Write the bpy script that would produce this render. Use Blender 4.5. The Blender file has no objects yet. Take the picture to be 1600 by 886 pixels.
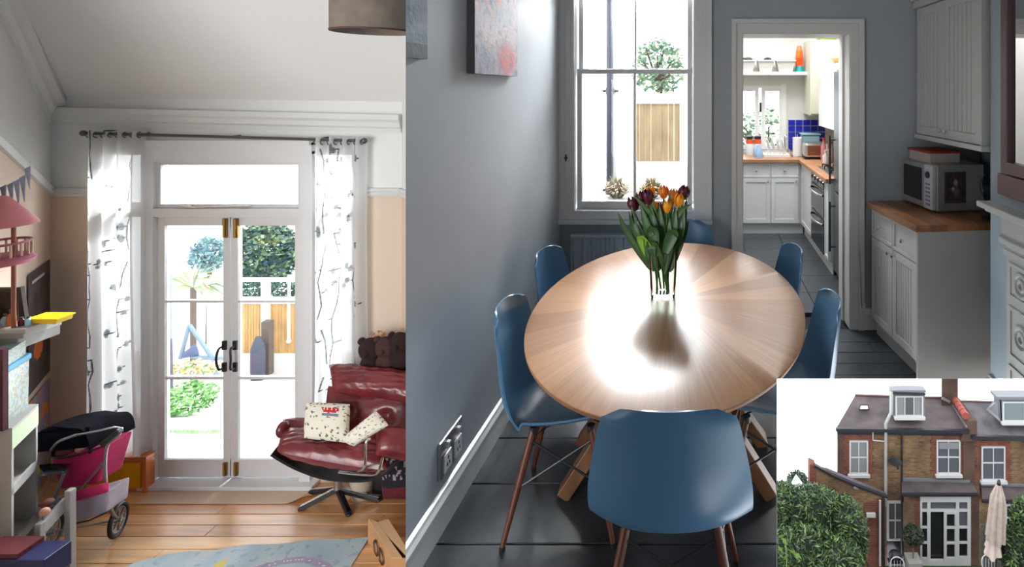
import bpy, bmesh, math, random
import numpy as np
from mathutils import Vector, Matrix, Euler
random.seed(7); np.random.seed(7)
PI = math.pi
SC = bpy.context.scene
COL = SC.collection
# ------------------------------------------------------------------ camera
EYE, F, PX, PY = 1.715, 850.0, 1100.0, 140.0
cd = bpy.data.cameras.new('camera'); cam = bpy.data.objects.new('camera', cd); COL.objects.link(cam)
cam.location = (0, 0, EYE); cam.rotation_euler = (PI/2, 0, 0)
cd.sensor_width = 36; cd.lens = 36*F/1600; cd.shift_x = -(PX-800)/1600; cd.shift_y = -(443-PY)/1600
cd.clip_start = .05; cd.clip_end = 300
SC.camera = cam
SC.view_settings.view_transform = 'Standard'; SC.view_settings.look = 'None'
SC.view_settings.exposure = 0; SC.view_settings.gamma = 1; SC.view_settings.use_curve_mapping = False
# ------------------------------------------------------------------ overcast sky
W = bpy.data.worlds.new('overcast_sky'); SC.world = W; W.use_nodes = True
bg = W.node_tree.nodes['Background']; bg.inputs[0].default_value = (.93, .97, 1, 1); bg.inputs[1].default_value = 4.0
SC.cycles.max_bounces = 8; SC.cycles.diffuse_bounces = 5; SC.cycles.glossy_bounces = 4
SC.cycles.transmission_bounces = 8; SC.cycles.transparent_max_bounces = 16
SC.cycles.sample_clamp_indirect = 6; SC.cycles.caustics_refractive = False; SC.cycles.caustics_reflective = False
def area(name, loc, aim, sx, sy, power, col=(1, .98, .95)):
    l = bpy.data.lights.new(name, 'AREA'); l.shape = 'RECTANGLE'; l.size = sx; l.size_y = sy; l.energy = power; l.color = col
    o = bpy.data.objects.new(name, l); COL.objects.link(o); o.location = loc
    o.rotation_euler = (Vector(aim)-Vector(loc)).to_track_quat('-Z', 'Y').to_euler(); return o
area('daylight_garden_doors', (-3.6, 5.9, 2.9), (-3.4, 3.9, -.7), 2.8, 1.4, 2000, (.95, .98, 1))
area('daylight_sash_window', (-.5, 5.3, 3.05), (-.4, 2.8, .9), 1.4, 1.2, 520, (.93, .97, 1))
area('rear_fill_light', (-3.3, -2.3, 1.6), (-3.4, 3.5, .4), 3.2, 2.4, 190, (1, .98, .95))  # fill light added behind the camera to brighten the playroom
area('daylight_rooflight', (.9, 5.6, 3.7), (.7, 5.6, 0), 1.3, 1.6, 105, (1, .99, .97))
#area('daylight_rear_window', (.1, -2.4, 2.2), (-.6, 2, .9), 1.8, 1.3, 4, (.95, .97, 1))
# ------------------------------------------------------------------ helpers
def q(x, y, Y):            # the point seen at picture position x, y and standing Y metres into the place
    return Vector(((x-PX)*Y/F, Y, EYE-(y-PY)*Y/F))
def X_(x, Y): return (x-PX)*Y/F
def Z_(y, Y): return EYE-(y-PY)*Y/F
def lin(c):
    return tuple((v/12.92 if v <= .04045 else ((v+.055)/1.055)**2.4) for v in c)
def rgb(r, g, b): return lin((r/255, g/255, b/255))
MATS = {}
def mat(name, col, rough=.5, metal=0, var=0, vs=4, bump=0, bs=40, attr=False, stretch=None, coat=0, trans=0, spec=None, col2=None, ior=None):
    if name in MATS: return MATS[name]
    m = bpy.data.materials.new(name); m.use_nodes = True; nt = m.node_tree; N = nt.nodes; L = nt.links
    b = N['Principled BSDF']; b.inputs['Base Color'].default_value = (*col, 1); b.inputs['Roughness'].default_value = rough
    b.inputs['Metallic'].default_value = metal; b.inputs['Coat Weight'].default_value = coat; b.inputs['Transmission Weight'].default_value = trans
    if coat: b.inputs['Coat Roughness'].default_value = max(.05, rough)
    if coat >= .9: b.inputs['Coat IOR'].default_value = 2.2; b.inputs['Coat Roughness'].default_value = .36
    if ior: b.inputs['IOR'].default_value = ior
    if spec is not None: b.inputs['Specular IOR Level'].default_value = spec
    tc = N.new('ShaderNodeTexCoord'); src = tc.outputs['Object']
    if stretch:
        mp = N.new('ShaderNodeMapping'); mp.inputs['Scale'].default_value = stretch; L.new(src, mp.inputs[0]); src = mp.outputs[0]
    cout = None
    if attr:
        a = N.new('ShaderNodeAttribute'); a.attribute_name = 'Col'; cout = a.outputs['Color']
    if var or col2:
        n = N.new('ShaderNodeTexNoise'); n.inputs['Scale'].default_value = vs; n.inputs['Detail'].default_value = 6; L.new(src, n.inputs[0])
        r = N.new('ShaderNodeValToRGB'); L.new(n.outputs[0], r.inputs[0]); r.color_ramp.elements[0].position = .3; r.color_ramp.elements[1].position = .7
        if attr:
            for e, k in ((0, 1-var), (1, 1.0)): r.color_ramp.elements[e].color = (k, k, k, 1)
            mx = N.new('ShaderNodeMix'); mx.data_type = 'RGBA'; mx.blend_type = 'MULTIPLY'; mx.inputs[0].default_value = 1
            L.new(cout, mx.inputs[6]); L.new(r.outputs[0], mx.inputs[7]); cout = mx.outputs[2]
        else:
            c2 = col2 or tuple(v*(1+var) for v in col); c1 = col if col2 else tuple(v*(1-var) for v in col)
            r.color_ramp.elements[0].color = (*c1, 1); r.color_ramp.elements[1].color = (*c2, 1); cout = r.outputs[0]
    if cout is not None: L.new(cout, b.inputs['Base Color'])
    if bump:
        n2 = N.new('ShaderNodeTexNoise'); n2.inputs['Scale'].default_value = bs; n2.inputs['Detail'].default_value = 4; L.new(src, n2.inputs[0])
        bp = N.new('ShaderNodeBump'); bp.inputs['Strength'].default_value = bump; bp.inputs['Distance'].default_value = .01
        L.new(n2.outputs[0], bp.inputs['Height']); L.new(bp.outputs[0], b.inputs['Normal'])
    MATS[name] = m; return m
def glass_mat(name, tint=(1, 1, 1), refl=1.3):
    if name in MATS: return MATS[name]
    m = bpy.data.materials.new(name); m.use_nodes = True; nt = m.node_tree; N = nt.nodes; L = nt.links; N.clear()
    o = N.new('ShaderNodeOutputMaterial'); mx = N.new('ShaderNodeMixShader'); t = N.new('ShaderNodeBsdfTransparent'); g = N.new('ShaderNodeBsdfGlossy')
    f = N.new('ShaderNodeFresnel'); f.inputs[0].default_value = refl; t.inputs[0].default_value = (*tint, 1); g.inputs['Roughness'].default_value = .02
    L.new(f.outputs[0], mx.inputs[0]); L.new(t.outputs[0], mx.inputs[1]); L.new(g.outputs[0], mx.inputs[2]); L.new(mx.outputs[0], o.inputs[0])
    MATS[name] = m; return m
class MB:
    def __init__(s): s.v = []; s.f = []; s.c = []; s.vc = None
    def add(s, vs, fs, col=None):
        b = len(s.v); s.v += [Vector(p) for p in vs]; s.f += [tuple(b+i for i in f) for f in fs]; s.c += [col]*len(fs); return s
    def box(s, x0, x1, y0, y1, z0, z1, col=None):
        s.k = getattr(s, 'k', -1)+1; e = (s.k % 7)*.0005; y0 += e if y0 < y1 else -e; x0 += e*.3; z1 -= e*.3
        x0, x1 = sorted((x0, x1)); y0, y1 = sorted((y0, y1)); z0, z1 = sorted((z0, z1))
        return s.add([(x0,y0,z0),(x1,y0,z0),(x1,y1,z0),(x0,y1,z0),(x0,y0,z1),(x1,y0,z1),(x1,y1,z1),(x0,y1,z1)],
            [(0,3,2,1),(4,5,6,7),(0,1,5,4),(1,2,6,5),(2,3,7,6),(3,0,4,7)], col)
    def obox(s, c, size, R=None, col=None):
        R = R or Matrix.Identity(3); hx, hy, hz = [k/2 for k in size]; c = Vector(c)
        P = [c+R@Vector(p) for p in ((-hx,-hy,-hz),(hx,-hy,-hz),(hx,hy,-hz),(-hx,hy,-hz),(-hx,-hy,hz),(hx,-hy,hz),(hx,hy,hz),(-hx,hy,hz))]
        return s.add(P, [(0,3,2,1),(4,5,6,7),(0,1,5,4),(1,2,6,5),(2,3,7,6),(3,0,4,7)], col)
    def beam(s, a, b, w, h, up=(0, 0, 1), col=None):
        a = Vector(a); b = Vector(b); d = (b-a); L = d.length; d.normalize(); u = Vector(up); x = d.cross(u)
        if x.length < 1e-4: x = d.cross(Vector((0, 1, 0)))
        x.normalize(); z = x.cross(d)
        R = Matrix((x, d, z)).transposed(); return s.obox((a+b)/2, (w, L, h), R, col)
    def prism(s, pts, ext, col=None):
        n = len(pts); P = [Vector(p) for p in pts]; e = Vector(ext)
        nr = Vector((0, 0, 0))
        for i in range(n): nr += P[i].cross(P[(i+1) % n])
        if nr.dot(e) > 0: P.reverse()
        fs = [tuple(range(n)), tuple(range(2*n-1, n-1, -1))]
        for i in range(n): j = (i+1) % n; fs.append((j, i, n+i, n+j))
        return s.add(P+[p+e for p in P], fs, col)
    def tube(s, pts, r, n=10, cap=True, col=None):
        pts = [Vector(p) for p in pts]; m = len(pts)
        rs = r if isinstance(r, (list, tuple)) else [r]*m
        vs = []; prev = None
        for i in range(m):
            d = (pts[min(i+1, m-1)]-pts[max(i-1, 0)]).normalized()
            if prev is None:
                a = d.cross(Vector((0, 0, 1)));
                if a.length < .01: a = d.cross(Vector((0, 1, 0)))
            else: a = prev-d*prev.dot(d)
            a.normalize(); prev = a; b = d.cross(a)
            for k in range(n):
                t = 2*PI*k/n; vs.append(pts[i]+(a*math.cos(t)+b*math.sin(t))*rs[i])
        fs = [(i*n+k, i*n+(k+1) % n, (i+1)*n+(k+1) % n, (i+1)*n+k) for i in range(m-1) for k in range(n)]
        if cap: fs += [tuple(range(n-1, -1, -1)), tuple(range((m-1)*n, m*n))]
        return s.add(vs, fs, col)
    def lathe(s, prof, c=(0, 0, 0), n=24, R=None, close=False, col=None, sx=1, sy=1):
        c = Vector(c); vs = []
        for r, z in prof:
            for k in range(n):
                t = 2*PI*k/n; p = Vector((r*math.cos(t)*sx, r*math.sin(t)*sy, z)); vs.append(c+(R@p if R else p))
        m = len(prof)
        fs = [(i*n+k, i*n+(k+1) % n, (i+1)*n+(k+1) % n, (i+1)*n+k) for i in range(m-1) for k in range(n)]
        if close: fs += [tuple((m-1)*n+k for k in range(n)), tuple(range(n-1, -1, -1))]
        return s.add(vs, fs, col)
    def ball(s, c, r, n=14, m=8, R=None, col=None):
        if not isinstance(r, (tuple, list)): r = (r, r, r)
        pr = [(max(1e-4, math.sin(PI*i/m)), -math.cos(PI*i/m)) for i in range(m+1)]
        M = (R or Matrix.Identity(3)) @ Matrix.Diagonal(Vector(r)); return s.lathe(pr, c, n, M, col=col)
    def torus(s, c, R0, r, R=None, n=28, m=8, col=None, sx=1):
        vs = []; c = Vector(c)
        for i in range(n):
            t = 2*PI*i/n
            for k in range(m):
                u = 2*PI*k/m; p = Vector(((R0+r*math.cos(u))*math.cos(t)*sx, (R0+r*math.cos(u))*math.sin(t), r*math.sin(u))); vs.append(c+(R@p if R else p))
        return s.add(vs, [(i*m+k, ((i+1) % n)*m+k, ((i+1) % n)*m+(k+1) % m, i*m+(k+1) % m) for i in range(n) for k in range(m)], col)
    def grid(s, fn, nu, nv, thick=0, cfn=None):
        G = [[Vector(fn(i/nu, j/nv)) for j in range(nv+1)] for i in range(nu+1)]
        b = len(s.v); w = nv+1; fl = [p for r in G for p in r]
        quad = [(i*w+j, (i+1)*w+j, (i+1)*w+j+1, i*w+j+1) for i in range(nu) for j in range(nv)]
        cols = [cfn((i+.5)/nu, (j+.5)/nv) for i in range(nu) for j in range(nv)] if cfn else [None]*len(quad)
        if not thick:
            s.v += fl; s.f += [tuple(b+k for k in f) for f in quad]; s.c += cols; return s
        nrm = []
        for i in range(nu+1):
            for j in range(nv+1):
                a = G[min(i+1, nu)][j]-G[max(i-1, 0)][j]; c = G[i][min(j+1, nv)]-G[i][max(j-1, 0)]
                k = a.cross(c); k.normalize() if k.length > 1e-9 else None; nrm.append(k)
        n = len(fl); s.v += fl+[p-k*thick for p, k in zip(fl, nrm)]
        s.f += [tuple(b+k for k in f) for f in quad]; s.c += cols
        s.f += [tuple(b+n+k for k in reversed(f)) for f in quad]; s.c += cols
        rim = [(i*w, (i+1)*w) for i in range(nu)]; rim = [(j, i) for i, j in rim]
        rim += [(i*w+nv, (i+1)*w+nv) for i in range(nu)] + [(j, j+1) for j in range(nv)] + [(nu*w+j+1, nu*w+j) for j in range(nv)]
        for a, c in rim: s.f.append((b+a, b+c, b+n+c, b+n+a)[::-1]); s.c.append(cols[0])
        return s
    def pad(s, A, B, C, D, th, n=14, p=2.6, crease=0, tuft=(), cfn=None, bow=0):
        # a stuffed pad between four corners (A top left, B top right, C bottom right, D bottom left)
        A, B, C, D = map(Vector, (A, B, C, D)); nr = (B-A).cross(D-A).normalized()
        for side in (1, -1):
            def fn(u, v, side=side):
                P = A.lerp(B, u).lerp(D.lerp(C, u), v); a = abs(2*u-1); c = abs(2*v-1)
                cen = (A+B+C+D)/4; k = 1-.05*(a**4)*(1-c*c) - .05*(c**4)*(1-a*a)
                k2 = 1 - .06*((a*c)**3); P = cen+(P-cen)*k*k2
                h = th*((1-a**p)*(1-c**p))**.5
                if crease: h *= 1+crease*(math.sin(u*41+v*9+2*math.sin(v*11))*.5+math.sin(v*37+u*13)*.35)*(.35+.65*max(a, c))
                for tu, tv in tuft: h -= th*.75*math.exp(-(((u-tu)/.07)**2+((v-tv)/.09)**2))
                return P+nr*h*side+nr*bow*(1-(2*u-1)**2)
            k = len(s.f); s.grid(fn, n, n, cfn=cfn)
            if side == 1:
                for i in range(k, len(s.f)): s.f[i] = s.f[i][::-1]
        return s
    def leaves(s, c, r, n, size, cols, shell=.55, flat=.5, long=2.2, dim=1):
        c = Vector(c)
        for _ in range(n):
            d = Vector((random.gauss(0, 1), random.gauss(0, 1), random.gauss(0, 1))).normalized()
            k = shell+(1-shell)*random.random()**.6 if shell < 1 else 1
            p = c+Vector((d.x*r[0], d.y*r[1], d.z*r[2]))*k
            a = Vector((random.gauss(0, 1), random.gauss(0, 1), random.gauss(0, flat))).normalized(); b = a.orthogonal().normalized()
            b = Matrix.Rotation(random.random()*6.28, 3, a) @ b; L = size*(.6+.8*random.random()); w = L/long
            s.add([p-a*L*.5, p+b*w*.5, p+a*L*.5, p-b*w*.5], [(0, 1, 2, 3)], tuple(v*dim for v in random.choice(cols)))
        return s
    def build(s, name, m, parent=None, smooth=False, bevel=0, cut=True, **props):
        me = bpy.data.meshes.new(name); base = Vector((0, 0, 0)); r = parent
        while r is not None: base = base+r.location; r = r.parent
        me.from_pydata([p-base for p in s.v], [], s.f); me.materials.append(m)
        if any(c is not None for c in s.c):
            a = me.color_attributes.new('Col', 'FLOAT_COLOR', 'CORNER'); buf = []
            for f, c in zip(s.f, s.c): buf += list((*(c or (.5, .5, .5)), 1))*len(f)
            a.data.foreach_set('color', buf)
        if smooth: me.polygons.foreach_set('use_smooth', [True]*len(me.polygons))
        me.update()
        if smooth: me.set_sharp_from_angle(angle=math.radians(48 if smooth is True else smooth))
        o = bpy.data.objects.new(name, me); COL.objects.link(o); o.parent = parent
        if bevel:
            b = o.modifiers.new('bevel', 'BEVEL'); b.width = bevel; b.segments = 2; b.limit_method = 'ANGLE'
        if not cut: o['_nocut'] = 1
        for k, v in props.items():
            o[{'cat': 'category'}.get(k, k)] = v
        return o
def thing(name, label, cat, loc=(0, 0, 0), group=None, rz=0):
    o = bpy.data.objects.new(name, None); COL.objects.link(o); o.location = loc; o.rotation_euler = (0, 0, rz); o.empty_display_size = .05
    o['label'] = label; o['category'] = cat
    if group: o['group'] = group
    return o
def copy_tree(o, parent=None):
    c = o.copy(); COL.objects.link(c); c.parent = parent
    for ch in list(o.children): copy_tree(ch, c)
    return c
def st(mb, name, m, **k): return mb.build(name, m, kind='structure', **k)
RZ = lambda a: Matrix.Rotation(a, 3, 'Z')
RX = lambda a: Matrix.Rotation(a, 3, 'X')
RY = lambda a: Matrix.Rotation(a, 3, 'Y')
def cutdown(objs):
    """Where the terrace opening and the end of the dividing wall cross an object, end it there with a closed face."""
    C = Vector((0, 0, EYE)); kL = (634-PX)/F; kA = (1214-PX)/F; kB = (592-PY)/F
    nL = Vector((1, -kL, 0)); nA = Vector((1, -kA, 0)); nB = Vector((0, -kB, -1))
    bpy.context.view_layer.update()
    for o in objs:
        if o.type != 'MESH' or o.get('_nocut'): continue
        mw = o.matrix_world; P = [mw@v.co for v in o.data.vertices]
        if not P or max(p.y for p in P) < .9: continue
        needL = any(nL.dot(p-C) < -1e-4 and p.y > .3 for p in P)
        a = max(nA.dot(p-C) for p in P); b = max(nB.dot(p-C) for p in P)
        needI = a > 1e-4 and b > 1e-4
        if not (needL or needI): continue
        bm = bmesh.new(); bm.from_mesh(o.data); bm.transform(mw)
        def bis(bm, n, keep_pos):
            r = bmesh.ops.bisect_plane(bm, geom=bm.verts[:]+bm.edges[:]+bm.faces[:], plane_co=C, plane_no=n, clear_inner=keep_pos, clear_outer=not keep_pos)
            ed = [g for g in r['geom_cut'] if isinstance(g, bmesh.types.BMEdge)]
            if ed:
                try: bmesh.ops.triangle_fill(bm, edges=ed, use_beauty=True, use_dissolve=False)
                except Exception: pass
        if needL: bis(bm, nL, True)
        if needI:
            b2 = bm.copy(); bis(bm, nA, False); bis(b2, nA, True); bis(b2, nB, False)
            tmp = bpy.data.meshes.new('t'); b2.to_mesh(tmp); b2.free()
            bm.from_mesh(tmp); bpy.data.meshes.remove(tmp)
        bm.transform(mw.inverted())
        if not bm.verts:
            bm.free(); o['_gone'] = 1; continue
        me = o.data.copy(); bm.to_mesh(me); bm.free(); o.data = me
    def drop(o):
        for c in list(o.children): drop(c)
        bpy.data.objects.remove(o)
    while True:
        g = [o for o in COL.objects if o.get('_gone')]
        if not g: break
        drop(g[0])
def beziers(pts, n=8):
    pts = [Vector(p) for p in pts]; out = []
    for i in range(len(pts)-1):
        p0 = pts[max(i-1, 0)]; p1 = pts[i]; p2 = pts[i+1]; p3 = pts[min(i+2, len(pts)-1)]
        for k in range(n):
            t = k/n; out.append(.5*((2*p1)+(p2-p0)*t+(2*p0-5*p1+4*p2-p3)*t*t+(3*p1-p0-3*p2+p3)*t**3))
    out.append(pts[-1]); return out
# shared materials
white = mat('white_paint', (.72, .72, .70), .4, bump=.05, bs=30)
unit_w = mat('unit_white_paint', (.50, .50, .48), .38)
chrome = mat('chrome', (.75, .75, .76), .18, 1)
black = mat('black_metal', (.015, .015, .018), .4)
glass = glass_mat('window_glass')
# ================================================================== RIGHT: DINING ROOM (structure)
WX, BY = -1.03, 3.9          # left wall plane, end wall plane
wallblue = mat('pale_blue_wall_paint', (.39, .425, .465), .55, bump=.06, bs=22, var=.03, vs=3)
endblue = mat('end_wall_blue_paint', (.32, .355, .38), .6, bump=.06, bs=22)
paintW = mat('gloss_white_woodwork', (.66, .67, .68), .22, bump=.03, bs=8)
ceilw = mat('ceiling_white', (.68, .68, .67), .8)
slate = mat('black_painted_board', (.030, .036, .044), .33, var=.45, vs=3.5, bump=.25, bs=9, spec=.6)
st(MB().box(WX-.1, WX, 1.2, BY, -1.32, 2.78), 'wall_left', wallblue)
# end wall round the sash window and the doorway
wz = lambda y: Z_(y, BY); wx = lambda x: X_(x, BY)
OX0, OX1, OZ0, OZ1 = wx(889), wx(1092), wz(330), 2.62
DX0, DX1, DZ1 = wx(1160), wx(1328), wz(52)
m = MB(); y0, y1 = BY, BY+.28
m.box(WX, OX0, y0, y1, 0, 2.78); m.box(OX0, OX1, y0, y1, 0, OZ0); m.box(OX0, OX1, y0, y1, OZ1, 2.78)
m.box(OX1, DX0, y0, y1, 0, 2.78); m.box(DX0, DX1, y0, y1, DZ1, 2.78); m.box(DX1, 2.05, y0, y1, 0, 2.78)
st(m, 'wall_far', endblue)
st(MB().box(1.98, 2.08, 1.0, BY, 0, 2.78), 'wall_right', endblue)
st(MB().box(-5.6, 2.1, -1.5, 2.85, 2.75, 2.85).box(WX-.1, 2.1, 2.85, BY+.28, 2.75, 2.85), 'ceiling', ceilw, cut=False)
m = MB().box(-5.6, -5.0, -1.6, -1.5, -1.3, 2.8).box(-1.5, .1, -1.6, -1.5, -1.3, 2.8).box(-5.0, -1.5, -1.6, -1.5, -1.3, -.8).box(-5.0, -1.5, -1.6, -1.5, 2.2, 2.8)
m.box(1.1, 2.1, -1.6, -1.5, -1.3, 2.8).box(.1, 1.1, -1.6, -1.5, -1.3, 1.6).box(.1, 1.1, -1.6, -1.5, 2.2, 2.8).box(WX-.1, WX, -1.5, .72, -1.3, 2.8)
m.box(2.0, 2.1, -1.5, 1.0, -.1, 2.8)
st(m, 'wall_rear', endblue, cut=False)
# chimney breast on the right
st(MB().box(1.58, 1.98, -1.0, 3.0, 0, 2.78), 'wall_chimney_breast', mat('breast_blue_paint', (.33, .40, .44), .5, bump=.05, bs=20))
# black boards
fl = st(MB().box(-1.0, 2.0, -1.5, .9, -.06, 0), 'floor', slate, cut=False)
ys = [.9, 1.14, 1.445, 1.75, 2.055, 2.37, 2.68, 2.99, 3.13, 3.27, 3.41, 3.555, 3.70, 3.9]
for i in range(len(ys)-1):
    xs = [WX, WX+1.15+.5*(i % 3), 2.0]
    for j in range(2):
        MB().box(xs[j]+.002, xs[j+1]-.002, ys[i]+.003, ys[i+1]-.003, -.022-.001*(i % 2), random.uniform(-.0015, .0)).build('floorboard', slate, fl, bevel=.003)
MB().box(WX, 1.98, .9, BY+.28, -.06, -.03).build('subfloor', mat('floor_gap_black', (.004, .004, .005), .9), fl)
def skirt(x0, y0, x1, y1, nx, ny, name):
    a = Vector((x0, y0, 0)); b = Vector((x1, y1, 0)); n = Vector((nx, ny, 0)); m = MB()
    pr = [(0, 0), (.02, 0), (.02, .105), (.026, .112), (.026, .122), (.016, .132), (.012, .145), (0, .15)]
    m.prism([a+n*u+Vector((0, 0, v)) for u, v in pr], b-a); return st(m, name, paintW)
skirt(WX, 1.2, WX, BY, 1, 0, 'baseboard_left')
skirt(WX, BY, DX0-.09, BY, 0, -1, 'baseboard_far')
skirt(DX1+.09, BY, 1.98, BY, 0, -1, 'baseboard_far_right')
skirt(1.58, 1.0, 1.58, 3.0, -1, 0, 'baseboard_chimney_breast')
# sash window --------------------------------------------------------
m = MB()
def arch(x0, x1, d0, z0=None, z1=None): m.box(x0, x1, BY-d0, BY+.02, z0, z1)
for xa, xb, d in ((868, 877, .035), (877, 884, .025), (884, 893, .015), (1089, 1097, .015), (1097, 1104, .025), (1104, 1112, .035)):
    arch(wx(xa), wx(xb), d, wz(345), 2.66)
m.box(wx(868), wx(1112), BY-.03, BY+.02, 2.6, 2.68)
for xa, xb in ((889, 897), (1084, 1092)): m.box(wx(xa), wx(xb), BY-.005, BY+.16, OZ0, OZ1)   # sash box linings
win = st(m, 'window_1', paintW)
MB().box(wx(868), wx(1113), BY-.06, BY+.16, wz(348), wz(342)).box(wx(874), wx(1108), BY-.03, BY+.1, wz(342), wz(328)).build('sill', paintW, win, bevel=.004)
def sash(xa, xb, za, zb, Y, st_, br, tr, mull, name):
    m = MB(); m.box(xa, xa+st_, Y, Y+.045, za, zb).box(xb-st_, xb, Y, Y+.045, za, zb).box(xa, xb, Y, Y+.045, za, za+br).box(xa, xb, Y, Y+.045, zb-tr, zb)
    m.box((xa+xb)/2-mull/2, (xa+xb)/2+mull/2, Y+.005, Y+.04, za, zb); o = m.build(name, paintW, win, bevel=.003)
    MB().box(xa+st_, (xa+xb)/2, Y+.02, Y+.024, za+br, zb-tr).build('pane', glass, o); MB().box((xa+xb)/2, xb-st_, Y+.02, Y+.024, za+br, zb-tr).build('pane', glass, o)
ZM = Z_(112, BY+.06)
sash(wx(899), wx(1081), OZ0+.005, ZM+.02, BY+.05, .034, .055, .035, .018, 'lower_sash')
sash(wx(899), wx(1081), ZM-.012, OZ1, BY+.10, .034, .035, .05, .014, 'upper_sash')
MB().box(wx(888), wx(1093), BY-.02, BY+.0, Z_(-12, BY), 2.6).build('valance', mat('white_blind_fabric', (.8, .8, .8), .8), win)
MB().lathe([(.001, 0), (.012, 0), (.012, .012), (.005, .014), (.005, .03)], (wx(886), BY-.028, wz(246)), 12, RX(PI/2)).obox((wx(886), BY-.03, wz(246)), (.008, .012, .05)).build('cord_hook', black, win)
# doorway ------------------------------------------------------------
m = MB()
for xa, xb, d in ((1143, 1150, .03), (1150, 1160, .018), (1328, 1340, .018), (1340, 1349, .03)): m.box(wx(xa), wx(xb), BY-d, BY+.02, 0, wz(30 if d > .02 else 40))
m.box(wx(1143), wx(1349), BY-.03, BY+.02, wz(37), wz(30)).box(wx(1150), wx(1340), BY-.018, BY+.02, wz(52), wz(37))
m.box(DX0-.012, DX0+.006, BY-.005, BY+.3, 0, DZ1).box(DX1-.006, DX1+.012, BY-.005, BY+.3, 0, DZ1).box(DX0, DX1, BY-.005, BY+.3, DZ1-.006, DZ1+.012)
dr = st(m, 'door_1', mat('door_frame_paint', (.60, .59, .57), .35))
MB().box(DX1-.02, DX1-.006, BY+.14, BY+.17, 0, DZ1).build('door_stop', MATS['door_frame_paint'], dr)
# double socket and pictures on the left wall --------------------------
t = thing('wall_socket', 'brushed metal double socket plate low on the left wall above skirting', 'socket', (WX, 2.2, .27))
sm = mat('brushed_steel', (.62, .62, .62), .28, 1, bump=.1, bs=60)
MB().box(WX, WX+.012, 2.10, 2.29, .20, .345).build('plate', sm, t, bevel=.003)
for yy in (2.15, 2.24):
    o = MB().box(WX+.012, WX+.02, yy-.03, yy+.03, .215, .285).build('outlet', mat('socket_white', (.7, .7, .72), .3), t, bevel=.002)
    MB().box(WX+.02, WX+.0215, yy-.012, yy-.006, .235, .247).box(WX+.02, WX+.0215, yy+.006, yy+.012, .235, .247).box(WX+.02, WX+.0215, yy-.004, yy+.004, .258, .270).build('pin_holes', black, o)
    MB().obox((WX+.018, yy, .315), (.014, .018, .026), RY(.2)).build('rocker', MATS['socket_white'], t, bevel=.002)
def painting(label, y0, y1, z0, z1, cf, thick=.035):
    t = thing('canvas_painting', label, 'painting', (WX, (y0+y1)/2, z0)); n = 90
    X = WX+thick
    MB().box(WX+.002, X-.001, y0, y1, z0, z1).build('stretcher_canvas', mat('canvas_edge', (.12, .12, .14), .8), t)
    MB().grid(lambda u, v: (X+.001, y0+(y1-y0)*u, z0+(z1-z0)*v), n, n, cfn=cf).build('painted_face', mat('oil_paint', (.5, .5, .5), .55, attr=True, var=.12, vs=30, bump=.15, bs=60), t)
from mathutils import noise as NZ
def mixc(a, b, k): k = max(0, min(1, k)); return tuple(x*(1-k)+y*k for x, y in zip(a, b))
def cf1(u, v):
    n1 = NZ.noise((u*4, v*6, 1)); n2 = NZ.noise((u*9, v*12, 5)); c = mixc(rgb(120, 130, 160), rgb(205, 185, 190), .5+n1*1.2)
    c = mixc(c, rgb(215, 130, 120), (n2+.15)*1.8*(v > .35)*.7); c = mixc(c, rgb(215, 80, 80), max(0, 1-((u-.72)/.28)**2-((v-.11)/.12)**2)*1.3+n2*.2*(v < .25)); return mixc(c, rgb(90, 95, 125), (NZ.noise((u*14, v*20, 9))-.1)*1.6)
painting('abstract canvas of grey lilac and coral red brushwork on the left wall', 2.36, 2.9, 1.785, 2.55, cf1)
def cf2(u, v): return mixc(mixc(rgb(60, 78, 105), rgb(120, 135, 155), .5+NZ.noise((u*3, v*14, 3))), rgb(40, 45, 60), (v < .08)*.8)
painting('blue grey seascape canvas at the near end of the left wall', 1.5, 1.985, 1.825, 2.5, cf2, .02)
# radiator under the window -------------------------------------------
RB = mat('radiator_pale_blue', (.36, .42, .48), .35)
r = thing('radiator', 'pale blue grooved panel radiator on the end wall under the window', 'radiator', (0, BY-.05, .12))
m = MB(); x0, x1 = wx(897), wx(1105); zt, zb = wz(362), .14; n = 15
pts = []
for i in range(n):
    a = x0+(x1-x0)*i/n; w = (x1-x0)/n
    for f_, d in ((0, 0), (.18, 0), (.3, -.012), (.7, -.012), (.82, 0)): pts.append((a+w*f_, BY-.075+d))
pts.append((x1, BY-.075)); P = [Vector((x, y, zb)) for x, y in pts]+[Vector((x1, BY-.055, zb)), Vector((x0, BY-.055, zb))]
m.prism(P, (0, 0, zt-zb-.02)); m.build('front_panel', RB, r)
MB().box(x0-.004, x1+.004, BY-.095, BY-.03, zt-.02, zt).build('top_grille', RB, r, bevel=.004)
MB().box(x0-.004, x0+.003, BY-.09, BY-.02, zb, zt).box(x1-.003, x1+.004, BY-.09, BY-.02, zb, zt).box(x0+.1, x0+.14, BY-.03, BY-.001, zb, zt-.04).box(x1-.14, x1-.1, BY-.03, BY-.001, zb, zt-.04).build('side_panel', RB, r)
MB().tube([(x1+.03, BY-.05, 0), (x1+.03, BY-.05, .18), (x1, BY-.05, .18)], .008).lathe([(.018, 0), (.02, .05), (.001, .052)], (x1+.03, BY-.05, .19), 12).build('valve', paintW, r)
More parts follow.
